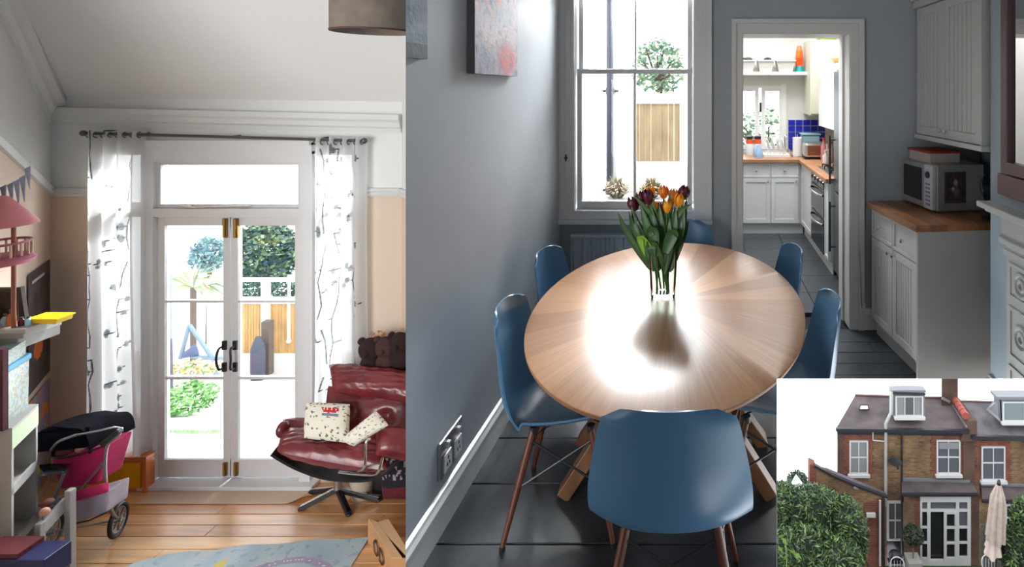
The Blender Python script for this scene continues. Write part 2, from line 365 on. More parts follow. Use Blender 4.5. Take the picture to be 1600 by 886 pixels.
# ================================================================== TABLE
T0 = Vector((-.155, 2.5, 0)); TA, TB = .607, .94
vm = bpy.data.materials.new('sunburst_veneer'); vm.use_nodes = True; nt = vm.node_tree; N = nt.nodes; L = nt.links; b = N['Principled BSDF']
tc = N.new('ShaderNodeTexCoord'); sx = N.new('ShaderNodeSeparateXYZ'); L.new(tc.outputs['Object'], sx.inputs[0])
def MA(op, a, b_=None, c=None):
    n = N.new('ShaderNodeMath'); n.operation = op
    for i, v in enumerate((a, b_, c)):
        if v is None: continue
        if isinstance(v, (int, float)): n.inputs[i].default_value = v
        else: L.new(v, n.inputs[i])
    return n.outputs[0]
ang = MA('ARCTAN2', sx.outputs[1], sx.outputs[0]); NS = 22; k = MA('MULTIPLY', ang, NS/(2*PI)); fl_ = MA('FLOOR', k); fr = MA('FRACT', k)
wn = N.new('ShaderNodeTexWhiteNoise'); wn.noise_dimensions = '1D'; L.new(fl_, wn.inputs['W'])
rad = MA('SQRT', MA('ADD', MA('POWER', sx.outputs[0], 2), MA('POWER', sx.outputs[1], 2)))
cx = N.new('ShaderNodeCombineXYZ'); L.new(MA('MULTIPLY', rad, 3), cx.inputs[0]); L.new(MA('MULTIPLY', ang, 55), cx.inputs[1]); L.new(fl_, cx.inputs[2])
nz = N.new('ShaderNodeTexNoise'); nz.inputs['Scale'].default_value = 1.2; nz.inputs['Detail'].default_value = 5; L.new(cx.outputs[0], nz.inputs[0])
tot = MA('ADD', MA('MULTIPLY', nz.outputs[0], .5), MA('MULTIPLY', wn.outputs[0], .5))
rp = N.new('ShaderNodeValToRGB'); L.new(tot, rp.inputs[0]); rp.color_ramp.elements[0].position = .22; rp.color_ramp.elements[1].position = .78
rp.color_ramp.elements[0].color = (*rgb(142, 98, 66), 1); rp.color_ramp.elements[1].color = (*rgb(196, 146, 104), 1)
L.new(rp.outputs[0], b.inputs['Base Color']); b.inputs['Roughness'].default_value = .33; b.inputs['Coat Weight'].default_value = .55; b.inputs['Coat Roughness'].default_value = .26; b.inputs['Coat IOR'].default_value = 1.5
tb = thing('dining_table', 'oval dining table with sunburst oak veneer top on crossed timber legs', 'table', T0)
edge = mat('table_edge_oak', rgb(150, 108, 72), .4, var=.2, vs=5, stretch=(1, 1, 12))
prof = [(.001, .728), (.90, .728), (.965, .732), (.985, .738), (.985, .748)]; n = 128
MB().lathe([(r, z) for r, z in prof]+[(.983, .7495)], (T0.x, T0.y, 0), n, Matrix.Diagonal(Vector((TA, TB, 1)))@Matrix.Identity(3)).build('table_edge', edge, tb, smooth=True)
MB().lathe([(.001, .7506), (.5, .7506), (.981, .7506), (.985, .7490)], (T0.x, T0.y, 0), n, Matrix.Diagonal(Vector((TA, TB, 1)))).build('veneered_top', vm, tb, smooth=True)
lm = mat('table_leg_oak', rgb(118, 80, 52), .45, var=.35, vs=4, stretch=(3, 3, 1))
for sx_, sy_ in ((-1, -1), (1, -1), (-1, 1), (1, 1)):
    MB().beam((T0.x+sx_*.44, T0.y+sy_*.17-.02, -.0), (T0.x-sx_*.06, T0.y+sy_*.06, .73), .055, .085, (0, 1, 0)).build('leg', lm, tb, bevel=.004)
MB().box(T0.x-.2, T0.x+.2, T0.y-.3, T0.y+.3, .70, .728).build('top_bearer', lm, tb)
# ================================================================== CHAIRS
shellm = mat('blue_moulded_plastic', (.080, .185, .315), .3, spec=.5)
dowel = mat('walnut_dowel', rgb(96, 52, 34), .4, var=.3, vs=6, stretch=(6, 6, 1))
def make_chair():
    t = thing('dining_chair', 'x', 'chair', (0, 0, 0))
    pr = beziers([(0, .235, .405), (0, .215, .432), (0, .12, .428), (0, 0, .414), (0, -.12, .412), (0, -.205, .434), (0, -.25, .49), (0, -.27, .59), (0, -.283, .72), (0, -.298, .838)], 4)
    hw = beziers([(.17, 0, 0), (.208, 0, 0), (.226, 0, 0), (.232, 0, 0), (.235, 0, 0), (.240, 0, 0), (.243, 0, 0), (.236, 0, 0), (.211, 0, 0), (.184, 0, 0)], 4)
    n = len(pr)-1
    def fn(u, v):
        i = min(int(u*n), n-1); k = u*n-i; p = pr[i].lerp(pr[i+1], k); w = hw[i].x*(1-k)+hw[i+1].x*k
        if u > .93: w *= (1-((u-.93)/.07)**2.6*.26)
        s = 2*v-1; a = abs(s); back = max(0, min(1, (u-.42)/.2)); back = back*back*(3-2*back)
        seat = 1-back; e = a**3.2; front = max(0, 1-u/.12)
        up = .062*e*(seat+.55*back*(1-back)*2)*(1-front*.8); fw = .085*(a**2.4)*back*(1-.55*max(0, (u-.6)/.4))
        fl = -.018*front*(1-a*a)*0
        tip = -.012*(a**4) if u > .97 else 0
        return Vector((-s*w, p.y+fw, p.z+up+fl+tip))
    MB().grid(fn, 44, 24, thick=.007).build('seat_shell', shellm, t, smooth=70)
    for sx_ in (-1, 1):
        for sy_ in (-1, 1):
            a = Vector((sx_*.135, sy_*.11-.01, .405)); b = Vector((sx_*.215, sy_*.205-.01, .012))
            l = MB().tube([a, a.lerp(b, .3), b], [.0135, .0145, .0095], 10).build('leg', dowel, t, smooth=True)
            MB().lathe([(.001, 0), (.011, 0), (.0105, .014), (.001, .014)], (b.x, b.y, 0), 10).build('foot_glide', black, l)
    def bp(sx_, sy_, z): k = (.405-z)/.393; return Vector((sx_*(.135+.08*k), sy_*(.11+.095*k)-.01, z))
    m = MB()
    for a, b in (((-1, -1), (1, -1)), ((1, -1), (1, 1)), ((1, 1), (-1, 1)), ((-1, 1), (-1, -1))):
        m.tube([bp(*a, .36), bp(*b, .20)], .0042, 6); m.tube([bp(*b, .36), bp(*a, .20)], .0042, 6)
    m.build('wire_brace', black, t, smooth=True)
    for sx_ in (-1, 1):
        for sy_ in (-1, 1): MB().lathe([(.016, .385), (.016, .41)], (sx_*.135, sy_*.11-.01, 0), 12, close=True).build('leg_bracket', black, t)
    return t
G = 'blue moulded shell chairs round the oval table'
proto = make_chair()
CH = [((-.098, 1.775), 0, 'blue moulded chair at the near end of the table, its back to us'),
      ((-.545, 2.25), -PI/2+.04, 'blue chair tucked in against the left wall, nearer to us'),
      ((-.60, 2.95), -PI/2-.1, 'blue chair tucked in by the left wall beyond, only its back showing'),
      ((.275, 2.31), PI/2-.03, 'blue chair on the kitchen side, its seat cut off by the garden view'),
      ((.24, 3.0), PI/2+.12, 'blue chair on the kitchen side, in front of the doorway'),
      ((-.14, 3.40), PI+.05, 'blue chair at the far end, mostly hidden behind the tulips')]
for i, (xy, rz, lb) in enumerate(CH):
    c = proto if i == 0 else copy_tree(proto)
    c.location = (*xy, 0); c.rotation_euler = (0, 0, rz); c['label'] = lb; c['group'] = G
# ================================================================== TULIPS
VC = Vector((X_(1036, 2.53), 2.53, .751))
v = thing('glass_vase', 'clear tapered glass vase half full of water on the table', 'vase', VC)
MB().lathe([(.001, .0), (.054, .0), (.057, .006), (.060, .06), (.069, .235), (.0665, .235), (.058, .065), (.054, .028), (.001, .024)], VC, 32).build('glass_body', glass_mat('vase_glass', (.93, .96, .95), 1.14), v, smooth=True)
MB().lathe([(.001, .026), (.053, .029), (.057, .06), (.0615, .125), (.001, .125)], VC, 28).build('water', glass_mat('vase_water', (.88, .92, .86), 1.08), v, smooth=True)
green = mat('tulip_green', rgb(62, 96, 38), .45, var=.4, vs=20); dgreen = mat('tulip_leaf_green', rgb(46, 84, 36), .4, var=.35, vs=18); bgreen = mat('bright_leaf_green', rgb(120, 165, 40), .5)
PC = {'purple': mat('tulip_purple', rgb(84, 16, 42), .4, var=.3, vs=40), 'yellow': mat('tulip_yellow', rgb(236, 158, 24), .45, var=.15, vs=30), 'red': mat('tulip_red', rgb(200, 52, 30), .45, col2=rgb(240, 160, 40), vs=22)}
heads = [(1003, 312, 'purple', .0), (1012, 309, 'purple', -.03), (1020, 322, 'yellow', .02), (1037, 300, 'red', 0), (1043, 322, 'yellow', -.05), (1061, 313, 'yellow', -.02), (1068, 303, 'purple', .03), (990, 320, 'purple', .04), (1028, 330, 'purple', .06), (1052, 305, 'red', .07), (1016, 300, 'yellow', .08)]
lab = ['dark purple tulip left of centre in the vase', 'full dark purple tulip beside the small left one', 'yellow tulip tucked under the purple blooms', 'tall red and yellow tulip at the top of the bunch', 'orange yellow tulip in the middle, lower than the red one', 'yellow tulip on the right of the bunch', 'purple tulip highest on the right', 'dark purple tulip leaning out furthest left', 'purple tulip buried low in the middle of the bunch', 'red tulip at the back between the yellow ones', 'yellow tulip at the back left of the bunch']
def blade(m, a, b, c, w):
    P = beziers([a, b, c], 6); n = len(P)
    for i in range(n-1):
        pass
    vs = []; 
    for i, p in enumerate(P):
        t = i/(n-1); ww = w*(math.sin(PI*min(1, t*.86+.12))**.8)*(1-t**5)
        d = (P[min(i+1, n-1)]-P[max(i-1, 0)]).normalized(); s = d.cross(Vector((.2, 1, .1))).normalized(); nn = d.cross(s)
        vs += [p-s*ww+nn*ww*.35, p, p+s*ww+nn*ww*.35]
    m.add(vs, [(i*3+j, i*3+j+1, i*3+j+4, i*3+j+3) for i in range(n-1) for j in range(2)])
for i, (hx, hy, kd, dy) in enumerate(heads):
    Y = 2.53+dy; H = q(hx, hy, Y); base = VC+Vector((random.uniform(-.03, .03), random.uniform(-.03, .03), .03))
    t = thing('tulip', lab[i], 'tulip', base, 'tulips in the glass vase')
    rim = VC+(H-VC)*.35; rim.z = VC.z+.22; rim.x = VC.x+(H.x-VC.x)*.4; rim.y = VC.y+(H.y-VC.y)*.4
    P = beziers([base, rim, H-Vector((0, 0, .03))], 6)
    MB().tube(P, .0042, 7).build('stem', green, t, smooth=True)
    R = (H-rim).normalized().to_track_quat('Z', 'Y').to_matrix(); fl = MB()
    big = 1.18 if kd == 'purple' else 1
    for k in range(6):
        a = k*PI/3; inn = .8 if k % 2 else 1
        def fn(u, v, a=a, inn=inn):
            z = v*.062*big-.03; r = (.004+.021*math.sin(PI*min(1, v*.78+.08)))*inn*big; wdt = (u-.5)*1.5*(1-v**3)
            return H+R@Vector((r*math.cos(a+wdt), r*math.sin(a+wdt), z))
        fl.grid(fn, 4, 7)
    b_ = fl.build('bloom', PC[kd], t, smooth=True)
    m = MB()
    for k in range(2):
        s = random.uniform(-1, 1); tp = rim+Vector(((H.x-VC.x)*.9+s*.035, random.uniform(-.03, .05), random.uniform(.12, .26)))
        blade(m, rim-Vector((0, 0, .10)), rim+Vector(((tp.x-rim.x)*.7, 0, .07)), tp, .017)
    m.build('leaf', dgreen, t, smooth=True)
EXT = [((1000, 300), (988, 303)), ((1012, 296), (1012, 292)), ((1048, 312), (1050, 294)), ((1075, 325), (1081, 318))]
t = thing('tulip_foliage', 'tall pointed tulip leaves rising among the blooms', 'leaves', VC+Vector((0, 0, .2)))
for i, ((ax, ay), (bx_, by_)) in enumerate(EXT):
    m = MB(); blade(m, VC+Vector((0, -.02, .15)), q((ax+1036)/2, 340, 2.5), q(bx_, by_, 2.5), .016); m.build('leaf', green, t, smooth=True)
for p in (((1025, 392), (1020, 360), (1012, 372)), ((1040, 395), (1052, 365), (1058, 376)), ((1030, 400), (1018, 382), (1024, 408))):
    m = MB(); blade(m, *[q(a, b_, 2.46) for a, b_ in p], .028); m.build('leaf', dgreen, t, smooth=True)
m = MB(); blade(m, q(1016, 386, 2.46), q(1001, 372, 2.46), q(1008, 402, 2.46), .017); m.build('leaf', bgreen, t, smooth=True)
m = MB()
for (a, b_) in (((1015, 385), (1010, 345)), ((1022, 390), (1000, 330)), ((1030, 390), (1030, 330)), ((1042, 388), (1056, 335)), ((1048, 386), (1070, 335)), ((1036, 390), (1044, 340)), ((1024, 385), (1016, 330)), ((1050, 380), (1064, 345))):
    blade(m, q(a[0], a[1], 2.5), q((a[0]+b_[0])/2+3, (a[1]+b_[1])/2, 2.49), q(b_[0], b_[1]-12, 2.5), .024)
m.build('leaf_mass', dgreen, t, smooth=True)
# ================================================================== CABINETS ON THE RIGHT
def cab_frame(ax, ay, bx, by):   # front line from far (a) to near (b): returns P(s along, d outward, z)
    a = Vector((ax, ay, 0)); b = Vector((bx, by, 0)); d = (b-a); Ln = d.length; d.normalize(); n = Vector((d.y, -d.x, 0))
    if n.x > 0: n = -n
    return (lambda s, o, z: a+d*s+n*o+Vector((0, 0, z))), Ln
def slab(m, P, s0, s1, o0, o1, z0, z1):
    c = [P(s0, o0, z0), P(s1, o0, z0), P(s1, o1, z0), P(s0, o1, z0)]; return m.prism(c, (0, 0, z1-z0))
def shaker(P, s0, s1, z0, z1, parent, m_, grooves=0, fr=.055, name='door'):
    m = MB(); slab(m, P, s0, s1, 0, .012, z0, z1)
    slab(m, P, s0, s0+fr, .012, .02, z0, z1); slab(m, P, s1-fr, s1, .012, .02, z0, z1); slab(m, P, s0+fr, s1-fr, .012, .02, z0, z0+fr); slab(m, P, s0+fr, s1-fr, .012, .02, z1-fr, z1)
    if grooves:
        w = (s1-s0-2*fr)/grooves
        for i in range(grooves): slab(m, P, s0+fr+i*w+.003, s0+fr+(i+1)*w-.003, .012, .0155, z0+fr+.003, z1-fr-.003)
    return m.build(name, m_, parent, bevel=.0015)
def knob(P, s, z, parent, m_=chrome, r=.014):
    c = P(s, .02, z); n = (P(0, 1, 0)-P(0, 0, 0)).normalized(); R = n.to_track_quat('Z', 'Y').to_matrix()
    MB().lathe([(.001, 0), (.006, 0), (.005, .012), (r, .016), (r, .024), (.001, .03)], c, 16, R).build('knob', m_, parent, smooth=True)
kc = thing('base_cabinet', 'white base cabinet with tongue-and-groove doors and two drawers in the right alcove', 'cabinet', (1.35, 3.5, 0))
P, Ln = cab_frame(1.175, 3.82, 1.25, 3.19)
m = MB(); slab(m, P, 0, Ln, -.60, -.02, .10, .885); slab(m, P, 0.02, Ln-.02, -.55, -.07, 0, .10)
m.build('carcass', unit_w, kc); m = MB(); slab(m, P, Ln, Ln+.018, -.6, .005, 0, .885); m.build('end_panel', mat('end_panel_shaded_paint', (.36, .355, .335), .45), kc)  # same paint as the doors, greyed: the panel's shade is in its colour
m = MB(); slab(m, P, 0, Ln, -.055, -.04, 0, .10); m.build('plinth', unit_w, kc)
P2 = lambda s, o, z: P(s, o-.02, z)
hf = Ln/2
for i, (a, b) in enumerate(((.004, hf-.003), (hf+.003, Ln-.004))):
    d = shaker(P2, a, b, .115, .685, kc, unit_w, 7, .05); knob(P2, b-.03 if i == 0 else a+.03, .655, d)
    d = shaker(P2, a, b, .692, .878, kc, unit_w, 0, .022, 'drawer'); knob(P2, (a+b)/2, .785, d)
wt = MB(); P3 = lambda s, o, z: P(s, o, z)
oak = mat('oiled_oak_worktop', rgb(136, 86, 54), .32, var=.4, vs=3.2, stretch=(2, 9, 2), bump=.05)
w_ = thing('worktop', 'oiled wooden worktop lying on the white base cabinet', 'worktop', (1.35, 3.5, .885))
sw = .68/7
for i in range(7):
    m = MB(); slab(m, P, -.02, Ln+.03, .022-(i+1)*sw+.0005, .022-i*sw-.0005, .885, .925)
    m.build('stave', mat('oak_stave_%s' % 'abc'[i % 3], [rgb(140, 92, 58), rgb(122, 78, 48), rgb(148, 100, 62)][i % 3], .32, var=.35, vs=4, stretch=(6, 1.2, 6)), w_, bevel=.001)
kc2 = thing('wall_cabinet', 'white wall cabinet with two panelled doors high in the right alcove', 'cabinet', (1.7, 3.5, 1.4))
P, Ln = cab_frame(1.515, 3.88, 1.545, 3.04); ZB, ZT = 1.405, 2.29
m = MB(); slab(m, P, 0, Ln, -.36, -.02, ZB, ZT); m.build('carcass', unit_w, kc2)
m = MB(); slab(m, P, Ln, Ln+.018, -.36, .004, ZB-.01, ZT); m.build('end_panel', unit_w, kc2)
m = MB(); slab(m, P, -.01, Ln+.03, -.36, .012, ZB-.035, ZB-.004); m.build('light_pelmet', unit_w, kc2, bevel=.004)
m = MB(); slab(m, P, -.01, Ln+.03, -.36, .02, ZT, ZT+.05); slab(m, P, -.01, Ln+.05, -.36, .04, ZT+.05, ZT+.07); m.build('cornice', unit_w, kc2, bevel=.004)
P2b = (lambda PP: (lambda s, o, z: PP(s, o-.02, z)))(P); hf = Ln/2
for i, (a, b) in enumerate(((.004, hf-.003), (hf+.003, Ln-.004))):
    d = shaker(P2b, a, b, ZB, ZT-.005, kc2, unit_w, 6, .055); knob(P2b, b-.03 if i == 0 else a+.03, ZB+.045, d)
# microwave ----------------------------------------------------------
P, Ln = cab_frame(1.405, 3.86, 1.455, 3.47); z0 = .932; silver = mat('microwave_silver', (.40, .40, .42), .35, .7); dgl = mat('dark_oven_glass', (.012, .013, .015), .12)
mw = thing('microwave', 'silver microwave oven with dark glass door on the wooden worktop', 'microwave', (1.6, 3.65, .925))
m = MB(); slab(m, P, 0, Ln, -.36, -.03, z0, z0+.30); m.build('casing', silver, mw, bevel=.01)
m = MB(); slab(m, P, .005, Ln-.1, -.03, 0, z0+.01, z0+.295); d = m.build('door', silver, mw, bevel=.004)
m = MB(); slab(m, P, .03, Ln-.125, 0, .003, z0+.05, z0+.265); m.build('door_glass', dgl, d)
m = MB(); slab(m, P, Ln-.1, Ln-.002, -.03, 0, z0+.01, z0+.295); cp = m.build('control_panel', mat('panel_silver', (.6, .6, .64), .35, .4), mw, bevel=.004)
R = (P(0, 1, 0)-P(0, 0, 0)).normalized().to_track_quat('Z', 'Y').to_matrix()
MB().lathe([(.022, 0), (.02, .012), (.001, .014)], P(Ln-.05, 0, z0+.232), 20, R).build('dial', mat('dial_navy', (.01, .015, .06), .3), cp)
for i in range(6):
    for j in range(2):
        m = MB(); slab(m, P, Ln-.078+j*.03, Ln-.056+j*.03, 0, .003, z0+.035+i*.026, z0+.048+i*.026); m.build('button', mat('button_grey', (.18, .2, .26), .4), cp)
for s, o in ((.03, -.06), (Ln-.03, -.06), (.03, -.33), (Ln-.03, -.33)):
    m = MB(); slab(m, P, s-.012, s+.012, o-.012, o+.012, .925, z0+.002); m.build('foot', black, mw)
# photograph stuck on its side
ph = thing('photo_print', 'small dark photograph in a brown mount stuck on the microwave side', 'photo', P(Ln+.004, -.15, z0+.07))
def pf(u, v):
    c = mixc(rgb(30, 26, 30), rgb(70, 52, 54), .5+NZ.noise((u*6, v*6, 2)))
    d = ((u-.5)/.13)**2+((v-.66)/.15)**2; c = mixc(c, rgb(150, 125, 120), 1.2-d)
    d = ((u-.36)/.10)**2+((v-.42)/.10)**2; c = mixc(c, rgb(165, 140, 130), 1.1-d); d = ((u-.55)/.2)**2+((v-.28)/.22)**2; return mixc(c, rgb(105, 92, 88), 1-d)
m = MB(); slab(m, P, Ln, Ln+.004, -.23, -.085, z0+.055, z0+.255); m.build('mount', mat('brown_mount', rgb(70, 50, 48), .6), ph)
MB().grid(lambda u, v: P(Ln+.0055, -.095-.125*(u), z0+.075+.17*v), 20, 22, cfn=pf).build('picture', mat('printed_picture', (.5, .5, .5), .5, attr=True), ph)
bk = thing('book', 'cream box file with a red spine stripe lying on the microwave', 'book', P(.2, -.15, z0+.30))
m = MB(); slab(m, P, .03, .30, -.25, -.04, z0+.30, z0+.362); m.build('page_block', mat('cream_card', (.42, .38, .34), .7), bk, bevel=.002)
m = MB(); slab(m, P, .02, .312, -.262, -.03, z0+.362, z0+.376); m.build('cover', mat('red_cover', rgb(150, 40, 36), .5), bk, bevel=.002)
fb = thing('desk_fan', 'small black fan on a round base in the dark corner right of the microwave', 'fan', (1.88, 3.36, .925))
cc = Vector((1.775, 3.30, .926)); bm_ = mat('fan_black', (.012, .013, .017), .35)
MB().lathe([(.001, 0), (.085, 0), (.088, .01), (.03, .028), (.001, .03)], cc, 28).build('base', bm_, fb, smooth=True)
MB().tube([cc+Vector((0, 0, .02)), cc+Vector((0, .01, .12))], .012).build('neck', bm_, fb)
hc = cc+Vector((0, -.0, .20)); RR = RX(PI/2-.1)@Matrix.Identity(3); m = MB()
for rr in (.10, .075, .05): m.torus(hc, rr, .0025, RR, 32, 5)
for k in range(14): a = k*PI/7; m.tube([hc, hc+RR@Vector((.1*math.cos(a), .1*math.sin(a), 0))], .0015, 4)
m.build('guard', bm_, fb); m = MB()
for k in range(4):
    a = k*PI/2; m.grid(lambda u, v: hc+RR@Vector(((.02+.065*u)*math.cos(a+(v-.5)*.9), (.02+.065*u)*math.sin(a+(v-.5)*.9), (v-.5)*.03)), 4, 4, thick=.002)
m.lathe([(.001, -.02), (.02, -.02), (.02, .03), (.001, .035)], hc, 12, RR); m.build('blades', bm_, fb)
# socket right of the doorway, cable
t = thing('wall_socket', 'white socket low on the wall between doorway and base cabinet', 'socket', (wx(1343), BY, .18))
MB().box(wx(1340), wx(1351), BY-.012, BY, wz(486), wz(473)).build('plate', MATS['socket_white'], t); MB().box(wx(1342), wx(1348), BY-.03, BY-.012, wz(483), wz(476)).build('plug', MATS['socket_white'], t)
MB().tube(beziers([(wx(1345), BY-.03, wz(480)), (wx(1343), BY-.03, wz(440)), (wx(1342), BY-.025, wz(380)), (wx(1348), BY-.02, wz(330)), (wx(1358), BY-.01, wz(312))], 6), .004, 6).build('cable', mat('grey_cable', (.25, .26, .27), .5), None, smooth=True, label='thin grey cable rising from the socket beside the doorway', cat='cable')
# fireplace on the chimney breast ---------------------------------------
fm = mat('fireplace_stone_paint', (.46, .47, .45), .45)
fp = thing('fireplace', 'pale carved fireplace surround with mantel shelf on the right chimney breast', 'fireplace', (1.58, 2.2, 0))
zs = Z_(313, 3.0); MB().box(1.50, 1.6, 1.2, 3.0, zs-.03, zs).box(1.53, 1.6, 1.2, 2.97, zs-.05, zs-.03).build('mantel_shelf', fm, fp, bevel=.006)
MB().box(1.56, 1.6, 1.2, 2.86, zs-.16, zs-.05).box(1.545, 1.6, 1.2, 2.86, zs-.19, zs-.16).build('frieze', fm, fp, bevel=.004)
pl = MB().box(1.555, 1.6, 2.52, 2.80, 0, zs-.19).box(1.548, 1.6, 2.50, 2.82, zs-.24, zs-.21).build('pilaster', fm, fp, bevel=.003)
m = MB()
for a, b in ((.06, .32), (.36, .62), (.66, .84)):
    for (ya, yb, za, zb) in ((2.55, 2.77, a, a+.02), (2.55, 2.77, b-.02, b), (2.55, 2.57, a, b), (2.75, 2.77, a, b)): m.box(1.548, 1.556, ya, yb, za, zb)
    m.torus((1.552, 2.66, (a+b)/2), .055, .010, RY(PI/2), 20, 6); m.torus((1.552, 2.66, (a+b)/2), .025, .008, RY(PI/2), 16, 6)
m.build('carved_roundels', fm, pl, smooth=True)
# mirror frame above
mf = thing('mirror', 'large dark edged mirror standing above the mantel on the chimney breast', 'mirror', (1.56, 2.2, zs))
MB().box(1.54, 1.575, 1.5, 2.83, zs+.18, zs+.24).box(1.54, 1.575, 2.77, 2.83, zs+.2, 2.6).box(1.55, 1.578, 1.5, 2.88, zs+.06, zs+.17).build('frame', mat('mirror_frame_plum', rgb(110, 84, 86), .4), mf, bevel=.006)
MB().box(1.565, 1.575, 1.5, 2.77, zs+.24, 2.6).build('mirror_glass', mat('mirror_silver', (.6, .6, .6), .03, 1), mf)
# ================================================================== KITCHEN beyond the doorway
kw = mat('kitchen_wall_white', (.62, .61, .58), .6); kf = mat('kitchen_grey_floor', (.040, .046, .054), .4, var=.15, vs=3)
KY, KX0, KX1 = 7.05, 0.0, 1.85
fl = st(MB().box(KX0, KX1, BY+.28, KY, -.06, -.012), 'floor_kitchen', mat('tile_joint_dark', (.03, .03, .033), .8))
for i in range(7):
    for j in range(5): MB().box(KX0+.44*j+.003, KX0+.44*j+.437, 4.18+.42*i+.003, 4.18+.42*i+.417, -.02, 0).build('floor_tile', kf, fl)
wy = lambda y: Z_(y, KY); wk = lambda x: X_(x, KY)
a0, a1, b0, b1 = wk(1120), wk(1226), wy(238), wy(134)
st(MB().box(KX0, a0, KY, KY+.2, 0, 3).box(a1, KX1, KY, KY+.2, 0, 3).box(a0, a1, KY, KY+.2, 0, b0).box(a0, a1, KY, KY+.2, b1, 3), 'wall_kitchen_far', kw)
st(MB().box(KX0-.1, KX0, BY+.28, KY, 0, 3), 'wall_kitchen_left', kw); kr = st(MB().box(KX1, KX1+.1, BY+.28, KY, 0, 3), 'wall_kitchen_right', kw)
m = MB()   # raked ceiling left open where the rooflight is
for xa, xb in ((KX0, .1), (1.5, KX1)): m.box(xa, xb, BY+.28, KY, 2.75, 2.83)
m.box(.1, 1.5, BY+.28, 4.7, 2.75, 2.83).box(.1, 1.5, 6.6, KY, 2.75, 2.83); st(m, 'ceiling_kitchen', kw)
st(MB().prism([(KX0, 5.6, 2.35), (KX0, 5.6, 2.75), (1.05, 5.6, 2.75)], (0, .1, 0)), 'beam_kitchen', kw)
w = st(MB().box(a0, a1, KY-.02, KY+.05, b0-.02, b0+.03).box(a0, a1, KY, KY+.05, b1-.03, b1).box(a1-.05, a1+.02, KY-.02, KY+.05, b0, b1+.02), 'window_2', white)
for xa, xb in ((1130, 1186), (1190, 1224)):
    xa, xb = wk(xa), wk(xb)
    o = MB().box(xa, xa+.05, KY, KY+.045, b0+.02, b1-.03).box(xb-.05, xb, KY, KY+.045, b0+.02, b1-.03).box(xa, xb, KY, KY+.045, b0+.02, b0+.08).box(xa, xb, KY, KY+.045, b1-.07, b1-.02).build('casement', white, w)
    MB().box(xa+.05, xb-.05, KY+.02, KY+.024, b0+.08, b1-.07).build('pane', glass, o)
MB().box(wk(1188)-.012, wk(1188)+.012, KY-.03, KY, wy(175), wy(160)).build('window_catch', black, w)
# blue tiles
bt = mat('cobalt_tile', rgb(38, 44, 160), .15); grout = mat('tile_grout', (.5, .52, .6), .7)
def tiles(n, x0, x1, z0, z1, nx, nz, label, parent=None):
    t = thing('tiled_splashback', label, 'tiles', ((x0+x1)/2, KY, z0)); MB().box(x0, x1, KY-.008, KY, z0, z1).build('grout_bed', grout, t); w, h = (x1-x0)/nx, (z1-z0)/nz
    for i in range(nx):
        for j in range(nz): MB().box(x0+w*i+.005, x0+w*(i+1)-.005, KY-.016, KY-.008, z0+h*j+.005, z0+h*(j+1)-.005).build('tile', bt, t)
tiles(0, wk(1231), wk(1289), .93, wy(187), 5, 5, 'cobalt blue wall tiles in the kitchen corner right of the window')
tiles(0, wk(1130), wk(1230), .93, wy(233), 10, 1, 'row of cobalt blue tiles under the kitchen window')
# shelf with baskets
sh = thing('wall_shelf', 'long white shelf above the kitchen window', 'shelf', (.6, KY, wy(113))); MB().box(.2, wk(1258), KY-.25, KY, wy(118), wy(113)-.0).build('board', white, sh)
wb = mat('white_basket', (.50, .49, .46), .6)
for i, (xa, xb) in enumerate(((1152, 1179), (1183, 1208), (1212, 1241))):
    xa, xb = X_(xa, 6.9), X_(xb, 6.9); z = wy(113); c = (xa+xb)/2; hw_ = (xb-xa)/2; h = .145
    t = thing('storage_tub', ['white tapered tub at the left end of the kitchen shelf, cut by the door frame', 'white tapered tub in the middle of the kitchen shelf', 'white tapered tub beside the red lava lamp'][i], 'tub', (c, 6.9, z), 'white tubs on the kitchen shelf')
    m = MB(); lo, hi = .72, 1
    for (sx, sy, ex, ey) in ((-1, -1, 1, -1), (1, -1, 1, 1), (1, 1, -1, 1), (-1, 1, -1, -1)):
        A = Vector((c+sx*hw_*lo, 6.9+sy*.07, z)); B = Vector((c+ex*hw_*lo, 6.9+ey*.07, z)); C = Vector((c+ex*hw_*hi, 6.9+ey*.1, z+h)); D = Vector((c+sx*hw_*hi, 6.9+sy*.1, z+h))
        nn = (B-A).cross(D-A).normalized()*-.006; m.prism([A, B, C, D], nn)
    m.box(c-hw_*lo, c+hw_*lo, 6.83, 6.97, z, z+.006).build('body', wb, t); MB().box(c-hw_-.004, c+hw_+.004, 6.79, 6.802, z+h-.015, z+h).build('rim', white, t)
    if i < 2:
        m = MB(); [m.ball((c+random.uniform(-.05, .05), 6.9, z+h+.01), (.045, .04, .03)) for _ in range(3)]; m.build('contents', mat('tub_contents', (.05, .05, .05), .8), t, smooth=True)
t = thing('lava_lamp', 'red lava lamp with a teal base at the end of the kitchen shelf', 'lamp', (X_(1249, 6.9), 6.9, wy(113))); c = (X_(1249, 6.9), 6.9, wy(113))
MB().lathe([(.001, 0), (.062, 0), (.05, .05), (.045, .075), (.001, .075)], c, 20).build('base', mat('teal_plastic', rgb(0, 130, 130), .4), t, smooth=True)
MB().lathe([(.045, .075), (.052, .13), (.04, .27), (.001, .27)], c, 20).build('bottle', mat('lava_red', rgb(230, 50, 20), .2, col2=rgb(245, 120, 30), vs=9), t, smooth=True)
MB().lathe([(.04, .27), (.026, .33), (.001, .335)], c, 20).build('cap', mat('lamp_orange', rgb(225, 110, 60), .4), t, smooth=True)
